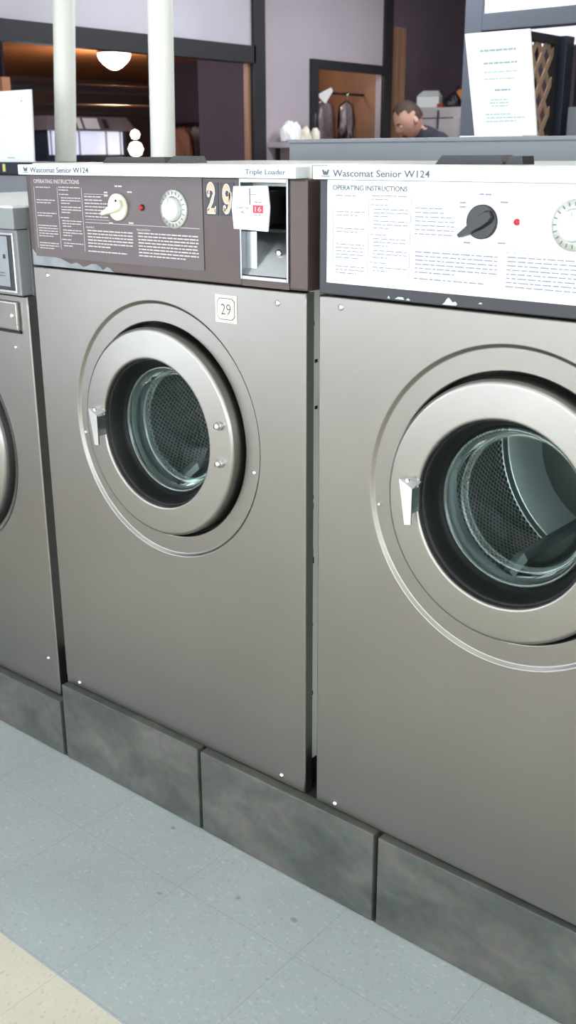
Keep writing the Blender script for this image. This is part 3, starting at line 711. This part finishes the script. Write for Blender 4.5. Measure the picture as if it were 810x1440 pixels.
t = thing('ceiling_light', 'lit frosted bowl ceiling light on the wood ceiling', 'ceiling light', (-6, 5.6, 2.31))
b = MB(); b.lathe([(.0001, 0), (.15, 0), (.155, -.012), (.150, -.035)], mat('bronze_fitting', rgb(150, 104, 70), .35, .7), axis='z', n=32); b.build('ceiling_plate', t)
b = MB(); b.lathe([(.150, -.035), (.150, -.055), (.138, -.085), (.110, -.115), (.075, -.145), (.035, -.168), (.015, -.172), (.0001, -.172)], LAMPG, axis='z', n=32); b.build('glass_bowl', t)
b = MB(); b.box(-4.03, -3.97, 2.86, 2.92, 1.71, 1.86, mat('tan_paint', rgb(190, 140, 104), .5)); b.box(-4.012, -3.988, 2.88, 2.90, 1.86, 2.31, TRIM); tag(b.build('hanging_tag'), 'small tan tag hanging under the wood ceiling at left', 'tag')
# lit display cabinet
t = thing('display_cabinet', 'dark display cabinet with lit window and paper notices on its header', 'display cabinet', (-4.0, 3.6, 0))
b = MB(); b.box(-.7, -.01, -.40, .30, 0, 1.40, NAVY, .01); b.box(-.7, -.62, -.40, .30, 1.40, 1.555, NAVY); b.box(-.62, -.01, -.40, -.385, 1.40, 1.555, NAVY); b.box(-.62, -.01, .275, .30, 1.40, 1.555, NAVY); b.build('body', t)
b = MB(); b.box(-.62, -.02, -.385, .275, 1.40, 1.55, SCREEN)
for y in (-.36, -.12, .12, .25): b.box(-.02, -.012, y - .006, y + .006, 1.40, 1.55, LILACL)
b.build('lit_window', t)
b = MB(); b.add([(.02, -.42, 1.555), (.02, .38, 1.555), (-.02, .32, 1.645), (-.02, -.37, 1.645), (-.7, -.42, 1.555), (-.7, .38, 1.555), (-.7, .32, 1.645), (-.7, -.37, 1.645)], [[0, 1, 2, 3], [5, 4, 7, 6], [3, 2, 6, 7], [1, 5, 6, 2], [4, 0, 3, 7], [4, 5, 1, 0]], mat('taupe_header', rgb(120, 110, 112), .5)); b.build('header', t)
b = MB(); T = Matrix.Translation((.013, 0, 0))
for y0, y1 in ((-.16, -.12), (-.10, .03)): b.add([(.022, y0, 1.565), (.022, y1, 1.565), (-.012, y1, 1.635), (-.012, y0, 1.635)], [[0, 1, 2, 3]], PAPER, M=T)
b.add([(.020, .07, 1.57), (.020, .11, 1.57), (-.010, .11, 1.63), (-.010, .07, 1.63)], [[0, 1, 2, 3]], NAVY, M=T)
b.build('paper_notice', t)
t = thing('small_lamp', 'two-bulb glowing warm lamp beside the lit display cabinet', 'lamp', (-3.85, 3.84, 0))
for z, r in ((1.53, .035), (1.435, .055)):
    b = MB(); b.lathe([(.0001, -r), (r * .7, -r * .7), (r, 0), (r * .7, r * .7), (.0001, r)], BULB, (0, 0, z), 'z', 20); b.build('bulb', t)
b = MB(); b.lathe([(.06, 0), (.06, .02), (.012, .03), (.012, 1.52)], TRIM, axis='z', n=12); b.build('stand', t)
# cluttered table beyond the opening, right side
t = thing('side_table', 'dark low table with heaped cloths beyond the wide opening', 'table', (-3.69, 4.35, 0))
b = MB(); b.box(-.25, .25, -.43, .35, 1.32, 1.36, TRIM, .004); b.build('tabletop', t)
for sx in (-.22, .22):
    for sy in (-.38, .30):
        b = MB(); b.box(sx - .02, sx + .02, sy - .02, sy + .02, 0, 1.32, TRIM); b.build('leg', t)
S('trim_5', lambda b: b.box(-4.74, -2.66, 4.97, 5.0, 1.605, 1.640, TRIM))
def heap(name, lab, cat, x, y, z, rx, ry, rz, m, seed):
    bm = bmesh.new(); bmesh.ops.create_icosphere(bm, subdivisions=4, radius=1); r = random.Random(seed)
    ph = [r.uniform(0, 6) for _ in range(6)]
    for v in bm.verts:
        c = v.co; k = 1 + .16 * math.sin(4 * c.x + ph[0]) * math.cos(3 * c.y + ph[1]) + .10 * math.sin(8 * c.y + ph[2] + 3 * c.z) + .05 * math.sin(15 * c.x + 11 * c.y + ph[3])
        v.co = (c.x * rx * k, c.y * ry * k, max(-.3, c.z) * rz * k)
    lo = min(v.co.z for v in bm.verts)
    me = bpy.data.meshes.new(name); bm.to_mesh(me); bm.free(); me.materials.append(m)
    for p in me.polygons: p.use_smooth = True
    o = bpy.data.objects.new(name, me); COL.objects.link(o); o.location = (x, y, z - lo); return tag(o, lab, cat)
heap('cloth_heap', 'rust-orange bundle beside the thicker pipe', 'cloth', -3.56, 4.00, 1.36, .09, .075, .16, RUST, 3)
heap('cloth_heap', 'grey rumpled cloth in the middle of the heap on the low table', 'cloth', -3.60, 4.24, 1.36, .11, .13, .15, CLOTHG, 4)
heap('cloth_heap', 'dull green bundle at the right end of the low table', 'cloth', -3.58, 4.53, 1.36, .10, .12, .12, FERN, 5)
b = MB()
for k in range(5):
    b.tube([(-3.85 + .02 * k, 4.40 + .012 * k, 1.36), (-3.85, 4.40 + .02 * k, 1.48), (-3.83, 4.36 + .06 * k, 1.58 + .02 * (k % 2))], [.006, .004, .002], CLOTHG, 6)
tag(b.build('dried_stems'), 'thin pale dried stems standing behind the heaped cloths', 'plant stems')
# things by the alcove
b = MB(); b.box(-2.45, -2.25, 3.62, 4.02, 1.435, 1.465, LILAC, .004); b.box(-2.44, -2.42, 3.68, 3.70, 1.30, 1.436, TRIM); b.box(-2.44, -2.42, 3.94, 3.96, 1.30, 1.436, TRIM)
tag(b.build('wall_shelf'), 'small lilac shelf on the pale wall left of the alcove', 'shelf')
heap('paper_bag', 'crumpled white paper bag on the small wall shelf', 'bag', -2.36, 3.73, 1.465, .05, .065, .085, PAPER, 9)
heap('paper_bag', 'small beige crumpled bag between white bag and bottle', 'bag', -2.36, 3.85, 1.465, .045, .045, .06, CREAM, 10)
t = thing('spray_bottle', 'cream bottle with a tall black cap on the wall shelf', 'bottle', (-2.36, 3.965, 1.465))
b = MB(); b.lathe([(.0001, 0), (.028, 0), (.03, .01), (.03, .06), (.016, .08), (.014, .09)], CREAM, axis='z', n=20); b.build('body', t)
b = MB(); b.lathe([(.015, .085), (.017, .10), (.017, .13), (.012, .16), (.006, .175), (.0001, .176)], BLACKP, axis='z', n=16); b.build('cap', t)
b = MB(); b.tube([(-2.60, 4.06, 1.775), (-2.60, 4.80, 1.775)], .008, TRIM, 10); tag(b.build('garment_rail'), 'thin dark rail across the wooden alcove', 'rail')
def garment(y, w, z0, lab, hook):
    t = thing('garment_bag', lab, 'garment bag', (-2.60, y, 1.755), 0, 'clear garment bags in the alcove')
    b = MB(); n = 24; V = []; F = []
    for i in range(n + 1):
        a = 2 * PI * i / n
        for k, (zz, s) in enumerate(((-.02, .12), (-.05, .8), (-.15, 1), (-.3, 1.03), (z0 - 1.765, .95))):
            V.append((.045 * s * math.sin(a) * (1 + .3 * math.sin(5 * a + k)), w * s * math.cos(a) * (1 + .06 * math.sin(7 * a + 2 * k)), zz))
    for i in range(n):
        for k in range(4): F.append([i * 5 + k, (i + 1) * 5 + k, (i + 1) * 5 + k + 1, i * 5 + k + 1])
    b.add(V, F, PLASTIC, True)
    b.build('clear_cover', t)
    b = MB(); V2 = [(v[0] * .6, v[1] * .8, v[2] * .98 - .01) for v in V]; b.add(V2, F, mat('mauve_grey_garment', rgb(150, 132, 136), .7, 0, .35, 26), True); b.build('garment', t)
    b = MB(); b.tube([(0, 0, -.04), (0, 0, .005), (.012, 0, .02), (0, 0, .028), (-.012, 0, .018)], .004, CHROME, 8); b.build('hook', t)
    if hook:
        b = MB(); b.add([(.05, -.15, -.0), (.05, .0, .05), (.052, .02, .03), (.052, -.06, -.05)], [[0, 3, 2, 1]], PAPER); b.build('paper_cape', t)
garment(4.37, .105, 1.30, 'larger clear-wrapped garment hanging at left in the wooden alcove', True)
garment(4.61, .080, 1.55, 'shorter clear-wrapped garment hanging at right in the wooden alcove', False)
b = MB(); b.box(-2.515, -2.465, 5.0, 5.04, 0, 2.205, WOODL, .003); b.box(-2.465, -2.425, 5.0, 5.04, 0, 2.195, WOOD, .003); tag(b.build('wooden_post'), 'upright wooden post beside the dark corner trim', 'post')
t = thing('white_cabinet', 'off-white cabinet against the dark wall behind the seated man', 'cabinet', (-2.22, 5.2, 0))
b = MB(); b.box(-.24, .15, 0, .5, 0, 1.70, FRIDGEM, .012); b.build('body', t)
b = MB(); b.box(-.235, .145, -.015, 0, .05, 1.63, FRIDGEM, .006); b.box(-.2, .10, -.018, -.014, 1.628, 1.634, INKD); b.build('door', t)
b = MB(); b.box(-.02, -.012, -.03, -.014, 1.56, 1.68, INKD, .002); b.build('handle', t)
b = MB(); Mx = Matrix.Translation((-2.375, 5.28, 1.70)) @ Matrix.Rotation(.35, 4, 'Z'); b.box(-.08, .08, -.06, .06, 0, .075, PAPER, .01, M=Mx); b.add([(-.08, -.06, .075), (.08, -.06, .075), (.06, .02, .115), (-.05, .02, .115)], [[0, 1, 2, 3]], PAPER, M=Mx); b.add([(-.08, .06, .075), (.08, .06, .075), (.06, .02, .115), (-.05, .02, .115)], [[1, 0, 3, 2]], PAPER, M=Mx)
tag(b.build('carton'), 'open white carton on the off-white cabinet', 'box')
heap('black_pouch', 'black pouch on the off-white cabinet beside the carton', 'pouch', -2.19, 5.3, 1.70, .06, .06, .07, BLACKP, 12)
b = MB(); Mx = Matrix.Translation((-2.09, 5.26, 1.765)) @ Matrix.Rotation(.9, 4, 'Y'); b.box(-.055, .055, -.02, .02, -.02, .015, ORANGE, .006, M=Mx); b.box(-.085, -.055, -.014, .014, -.014, .010, BLACKP, .004, M=Mx); tag(b.build('box_cutter'), 'orange-handled tool at the right end of the cabinet top', 'tool')
b = MB(); b.box(-2.275, -2.235, 5.22, 5.26, 1.70, 1.725, REDP, .004); tag(b.build('small_box'), 'tiny red box on the off-white cabinet', 'box')

# kiosk frame with light panel, lattice and posts, right background
t = thing('kiosk_frame', 'blue-grey framed kiosk with a white light panel above the sign card', 'kiosk', (0, 3.2, 0))
b = MB(); b.box(-.885, -.795, 0, .09, 0, 2.72, BLUEGREY, .004); b.build('post', t)
b = MB(); b.box(1.2, 1.29, 0, .09, 0, 2.72, BLUEGREY, .004); b.build('post', t)
b = MB(); b.box(-.795, 1.2, 0, .09, 1.930, 2.004, BLUEGREY, .004); b.build('header', t)
b = MB(); b.box(-.795, 1.2, .02, .06, 2.004, 2.70, mat('lit_white_panel', rgb(245, 250, 252), .5, emit=(.95, 1, 1, 1), estr=.45)); b.build('white_panel', t)
t = thing('lattice_screen', 'brown diagonal wood lattice screen behind the sign card', 'lattice', (-.5, 3.05, 0))
b = MB()
def clipseg(z0, sl, y0=0.0, y1=.285, zl=.5, zh=1.875):
    pts = []
    for y in (y0, y1):
        pts.append((y, z0 + sl * (y - y0)))
    (ya, za), (yb, zb) = pts
    if za > zb: ya, za, yb, zb = yb, zb, ya, za
    if zb < zl or za > zh: return None
    if za < zl: ya += (zl - za) / (zb - za) * (yb - ya); za = zl
    if zb > zh: yb = ya + (zh - za) / (zb - za) * (yb - ya); zb = zh
    return (ya, za), (yb, zb)
for sl, xx in ((1.35, 0.0), (-1.35, -.008)):
    for i in range(-6, 22):
        sg = clipseg((.45 + i * .125), sl)
        if not sg: continue
        (ya, za), (yb, zb) = sg; w = .019
        b.add([(xx + .006, ya, za - w), (xx + .006, yb, zb - w), (xx + .006, yb, zb + w), (xx + .006, ya, za + w), (xx - .002, ya, za - w), (xx - .002, yb, zb - w), (xx - .002, yb, zb + w), (xx - .002, ya, za + w)], [[0, 1, 2, 3], [7, 6, 5, 4], [0, 4, 5, 1], [2, 6, 7, 3]], mat('lattice_wood', rgb(182, 150, 124), .6) if 'lattice_wood' not in bpy.data.materials else bpy.data.materials['lattice_wood'])
b.build('slats', t)
b = MB(); b.box(-.02, .02, -.02, .0, 0, 1.90, TRIM); b.box(-.02, .02, .285, .31, 0, 1.90, TRIM); b.box(-.02, .02, 0, .285, 1.865, 1.90, TRIM); b.box(-.02, .02, 0, .285, .46, .50, TRIM); b.box(-.02, .02, 0, .285, 0, .46, WOOD); b.build('frame', t)
b = MB(); b.box(-.16, -.06, .05, .26, 0, 1.86, TRIM); b.build('backing', t)
b = MB(); b.box(-.548, -.465, 3.40, 3.48, 0, 1.905, NAVY, .004); tag(b.build('dark_post'), 'dark blue upright post right of the lattice screen', 'post')
b = MB(); b.box(-.46, -.35, 3.50, 3.80, 0, 1.89, TRIM, .004); tag(b.build('dark_locker'), 'tall dark locker beside the blue post at right edge', 'locker')
b = MB(); b.box(-.425, -.20, 3.38, 3.42, 0, 1.60, GREYSTEEL, .004); tag(b.build('grey_panel'), 'grey panel at the right edge in front of the dark locker', 'panel')
b = MB(); b.box(-1.5, 1.2, 4.6, 4.66, 1.98, 2.74, LILACL); struct(b.build('trim_4'))

# ------------------------------------------------------------------ the man, head bowed, at a work table
def skin_chain(name, verts, edges, m, parent=None, sub=2, root=0):
    me = bpy.data.meshes.new(name); me.from_pydata([v[0] for v in verts], edges, [])
    o = bpy.data.objects.new(name, me); COL.objects.link(o)
    md = o.modifiers.new('s', 'SKIN'); sk = me.skin_vertices[0].data
    for i, v in enumerate(verts):
        r = v[1]; sk[i].radius = r if isinstance(r, tuple) else (r, r); sk[i].use_root = (i == root)
    md.use_smooth_shade = True
    s = o.modifiers.new('u', 'SUBSURF'); s.levels = sub; s.render_levels = sub
    dg = bpy.context.evaluated_depsgraph_get(); me2 = bpy.data.meshes.new_from_object(o.evaluated_get(dg))
    o.modifiers.clear(); o.data = me2; me2.name = name; me2.materials.clear(); me2.materials.append(m)
    for p in me2.polygons: p.use_smooth = True
    if parent: o.parent = parent
    return o
def man():
    t = thing('person', 'man with short brown hair and dark shirt, head bowed over his work', 'person', (-1.945, 4.58, 0), math.radians(-18))
    # body faces local -y ; standing, leaning forward over a table
    V = [((0, .10, .95), .12), ((0, .08, 1.14), .115), ((0, .04, 1.34), (.140, .10)), ((0, -.01, 1.47), (.11, .075)), ((0, -.07, 1.54), .050), ((0, -.115, 1.575), .046)]
    E = [(0, 1), (1, 2), (2, 3), (3, 4), (4, 5)]
    for sx in (-1, 1):
        i = len(V); V += [((sx * .17, -.01, 1.475), .064), ((sx * .235, -.04, 1.30), .050), ((sx * .245, -.10, 1.12), .041), ((sx * .17, -.27, 1.03), .032), ((sx * .13, -.34, 1.015), .024), ((sx * .115, -.38, 1.012), (.018, .034))]
        E += [(3, i), (i, i + 1), (i + 1, i + 2), (i + 2, i + 3), (i + 3, i + 4), (i + 4, i + 5)]
    for sx in (-1, 1):
        i = len(V); V += [((sx * .095, .09, .86), .085), ((sx * .10, .07, .48), .06), ((sx * .105, .10, .10), .042), ((sx * .11, .02, .045), (.042, .036)), ((sx * .115, -.07, .036), (.04, .03))]
        E += [(0, i), (i, i + 1), (i + 1, i + 2), (i + 2, i + 3), (i + 3, i + 4)]
    body = skin_chain('body', V, E, SKIN, t)
    me = body.data; me.materials.append(SHIRT); me.materials.append(PANTS); me.materials.append(BLACKP)
    for p in me.polygons:
        c = p.center
        if c.z < .085: p.material_index = 3
        elif c.z < .95 and c.y > -.20: p.material_index = 2
        elif c.z < (1.545 if c.y < -.06 else 1.59) and not (abs(c.x) > .08 and c.y < -.20): p.material_index = 1
    # hands: five fingers each, rooted in the palm
    for sx in (-1, 1):
        bx, by, bz = sx * .112, -.385, 1.012
        for k, (fx, ln) in enumerate(((-.026, .060), (-.009, .072), (.009, .068), (.026, .052))):
            skin_chain('finger', [((bx + fx * .9, by + .012, bz), .009), ((bx + fx, by - .028, bz + .004), .0085), ((bx + fx * 1.05, by - .028 - ln * .45, bz - .002), .008), ((bx + fx * 1.05, by - .028 - ln * .85, bz - .018), .0065)], [(0, 1), (1, 2), (2, 3)], SKIN, body, 1)
        skin_chain('thumb', [((bx - sx * .022, by + .03, bz), .011), ((bx - sx * .044, by + .005, bz - .002), .010), ((bx - sx * .052, by - .025, bz - .010), .008)], [(0, 1), (1, 2)], SKIN, body, 1)
    # head: sculpted ellipsoid, bowed forward and turned
    hd = Matrix.Translation((0, -.150, 1.600)) @ Matrix.Scale(.94, 4) @ Matrix.Rotation(math.radians(-12), 4, 'Z') @ Matrix.Rotation(math.radians(34), 4, 'X')
    bm = bmesh.new(); bmesh.ops.create_uvsphere(bm, u_segments=40, v_segments=30, radius=1)
    for v in bm.verts:
        x, y, z = v.co
        w = .076; d = .097; h = .122
        if z < 0: w *= 1 - .30 * (-z) ** 1.5; d *= 1 - .16 * (-z)
        X, Y, Z = x * w, y * d, z * h
        if y < 0:
            nose = math.exp(-(X / .012) ** 2) * math.exp(-((Z + .022) / .022) ** 2) * .024
            brow = math.exp(-((Z - .018) / .012) ** 2) * math.exp(-(X / .05) ** 2) * .005
            sock = sum(math.exp(-((X - e) / .016) ** 2 - ((Z - .002) / .011) ** 2) for e in (-.031, .031)) * .009
            mouth = math.exp(-(X / .022) ** 2 - ((Z + .062) / .006) ** 2) * .004
            lips = math.exp(-(X / .022) ** 2 - ((Z + .058) / .012) ** 2) * .005
            chin = math.exp(-(X / .024) ** 2 - ((Z + .100) / .016) ** 2) * .010
            Y -= nose + brow - sock - mouth + lips + chin
        v.co = (X, Y, Z)
    me = bpy.data.meshes.new('head'); bm.to_mesh(me); bm.free(); me.materials.append(SKIN)
    for p in me.polygons: p.use_smooth = True
    me.transform(hd)
    ho = bpy.data.objects.new('head', me); COL.objects.link(ho); ho.parent = t
    # hair cap, receding at the temples
    bm = bmesh.new(); bmesh.ops.create_uvsphere(bm, u_segments=48, v_segments=32, radius=1)
    dele = []
    for v in bm.verts:
        x, y, z = v.co
        hair = z > (.66 if y < -.15 else .30 if y < .25 else -.28) + (.12 * math.cos(x * 6) if y < -.15 else 0)
        if not hair: dele.append(v)
        n = 1 + .02 * math.sin(40 * x) * math.sin(37 * y)
        v.co = (x * .0815 * n, y * .103 * n, z * .129 * n)
    bmesh.ops.delete(bm, geom=dele, context='VERTS')
    me = bpy.data.meshes.new('hair'); bm.to_mesh(me); bm.free(); me.materials.append(HAIR)
    for p in me.polygons: p.use_smooth = True
    me.transform(hd); o = bpy.data.objects.new('hair', me); COL.objects.link(o); o.parent = t
    for sx in (-1, 1):
        b = MB(); b.lathe([(.0001, -.010), (.007, -.007), (.010, 0), (.007, .007), (.0001, .010)], EYEW, (sx * .031, -.080, .002), 'z', 14, M=hd); b.lathe([(.0001, -.0105), (.0045, -.0095)], BLACKP, (sx * .031, -.080, .002), 'y', 12, M=hd); b.build('eye', ho)
        b = MB(); b.lathe([(.0001, -.012), (.010, -.009), (.018, 0), (.012, .006), (.0001, .004)], SKIN, (0, 0, 0), 'z', 16, M=hd @ Matrix.Translation((sx * .077, .012, -.008)) @ Matrix.Rotation(sx * 1.25, 4, 'Y') @ Matrix.Diagonal((1.6, 1, .8, 1))); b.build('ear', ho)
        b = MB(); b.tube([(sx * .016, -.0965, .020), (sx * .032, -.094, .026), (sx * .048, -.082, .020)], [.003, .004, .002], HAIR, 8, M=hd); b.build('eyebrow', ho)
man()
t = thing('work_table', 'plain table in front of the bowed man', 'table', (-1.95, 4.12, 0))
b = MB(); b.box(-.44, .44, -.30, .22, .955, .985, WOODL, .004); b.build('tabletop', t)
for sx in (-.40, .40):
    for sy in (-.26, .18):
        b = MB(); b.box(sx - .02, sx + .02, sy - .02, sy + .02, 0, .955, TRIM); b.build('leg', t)

# ------------------------------------------------------------------ light
def area(name, loc, size, sy, power, col, look):
    l = bpy.data.lights.new(name, 'AREA'); l.shape = 'RECTANGLE'; l.size = size; l.size_y = sy; l.energy = power; l.color = col
    o = bpy.data.objects.new(name, l); COL.objects.link(o); o.location = loc
    o.rotation_euler = (Vector(look) - Vector(loc)).to_track_quat('-Z', 'Y').to_euler(); return o
for i, (a, c) in enumerate(((-2.2, -.2), (.1, 2.1), (2.4, 4.0))):  # lamps standing in for daylight at the added front windows
    area('window_daylight', ((a + c) / 2, -5.15, 1.37), c - a, 2.1, 64, (.86, .93, 1), ((a + c) / 2, 0, 1.4))
area('window_daylight', (4.1, -2.0, 1.4), 2.6, 1.8, 75, (.9, .95, 1), (0, -.4, 1.0))  # lamp added at right to light the gap between the washers
o = S('window_4', lambda b: (b.box(4.17, 4.199, -3.3, -.7, .5, 2.3, PANE), b.box(4.16, 4.20, -3.36, -3.3, .44, 2.36, TRIM), b.box(4.16, 4.20, -.7, -.64, .44, 2.36, TRIM), b.box(4.16, 4.20, -3.3, -.7, 2.3, 2.36, TRIM), b.box(4.16, 4.20, -3.3, -.7, .44, .5, TRIM)))  # unseen right-hand window, added to go with that lamp
area('window_daylight', (-2.40, -3.35, 1.37), 2.6, 2.1, 40, (.84, .91, 1), (0, -3.35, 1.2))  # lamp added at left to brighten the upper steel
o = S('window_5', lambda b: (b.box(-2.49, -2.47, -4.7, -2.0, .3, 2.45, PANE), b.box(-2.47, -2.45, -4.7, -4.64, .3, 2.45, TRIM), b.box(-2.47, -2.45, -2.06, -2.0, .3, 2.45, TRIM), b.box(-2.47, -2.45, -3.38, -3.32, .3, 2.45, TRIM)))  # unseen left-hand window, added for its reflection in the steel
# unseen fluorescent fittings, added to light the steel and the background
for i, (x, y) in enumerate(((.8, -1.6), (.8, 1.6), (2.9, -1.6), (2.9, 2.6), (-1.2, -1.6), (-1.2, 2.6), (-.9, 4.3))):
    t = thing('ceiling_light', 'white fluorescent ceiling fitting above the machines', 'ceiling light', (x, y, 2.75), 0, 'fluorescent ceiling fittings')
    b = MB(); b.box(-.62, .62, -.15, .15, -.06, 0, WHITE, .004); b.build('housing', t)
    area('tube_light', (x, y, 2.68), 1.2, .28, 13 if y < 2 else 42, (.95, .98, 1), (x, y, 0))
pl = bpy.data.lights.new('globe_glow', 'POINT'); pl.energy = 110; pl.color = (1, .72, .45); pl.shadow_soft_size = .15
o = bpy.data.objects.new('globe_glow', pl); COL.objects.link(o); o.location = (-6, 5.6, 2.02)
pl = bpy.data.lights.new('alcove_light', 'POINT'); pl.energy = 4.5; pl.color = (1, .90, .78); pl.shadow_soft_size = .05
o = bpy.data.objects.new('alcove_light', pl); COL.objects.link(o); o.location = (-2.75, 4.35, 2.0)
pl = bpy.data.lights.new('rear_room_light', 'POINT'); pl.energy = 32; pl.color = (.9, .85, 1); pl.shadow_soft_size = .3  # unseen fill light, added to brighten the display cabinet header
o = bpy.data.objects.new('rear_room_light', pl); COL.objects.link(o); o.location = (-3.2, 2.6, 2.0)

w = bpy.data.worlds.new('room_haze'); w.use_nodes = True; bpy.context.scene.world = w
w.node_tree.nodes['Background'].inputs[0].default_value = (.80, .86, 1, 1); w.node_tree.nodes['Background'].inputs[1].default_value = .2

# ------------------------------------------------------------------ camera
cam = bpy.data.cameras.new('camera'); co = bpy.data.objects.new('camera', cam); COL.objects.link(co)
yaw, pitch, roll = .6916, .3339, -.0038
f = Vector((-math.sin(yaw) * math.cos(pitch), math.cos(yaw) * math.cos(pitch), -math.sin(pitch)))
r = Vector((math.cos(yaw), math.sin(yaw), 0)); u = r.cross(f)
r2 = math.cos(roll) * r + math.sin(roll) * u; u2 = -math.sin(roll) * r + math.cos(roll) * u
co.matrix_world = Matrix(((r2.x, u2.x, -f.x, 1.8316), (r2.y, u2.y, -f.y, -1.374), (r2.z, u2.z, -f.z, 1.4051), (0, 0, 0, 1)))
cam.sensor_fit = 'VERTICAL'; cam.sensor_height = 36; cam.lens = 1455.03 / 1440 * 36; cam.clip_start = .05
cam.dof.use_dof = True; cam.dof.focus_distance = 1.95; cam.dof.aperture_fstop = 7.0
sc = bpy.context.scene; sc.camera = co
sc.view_settings.view_transform = 'Standard'; sc.view_settings.exposure = -0.42
sc.cycles.use_denoising = True
sc.cycles.max_bounces = 10; sc.cycles.transparent_max_bounces = 12; sc.cycles.caustics_reflective = False; sc.cycles.caustics_refractive = False
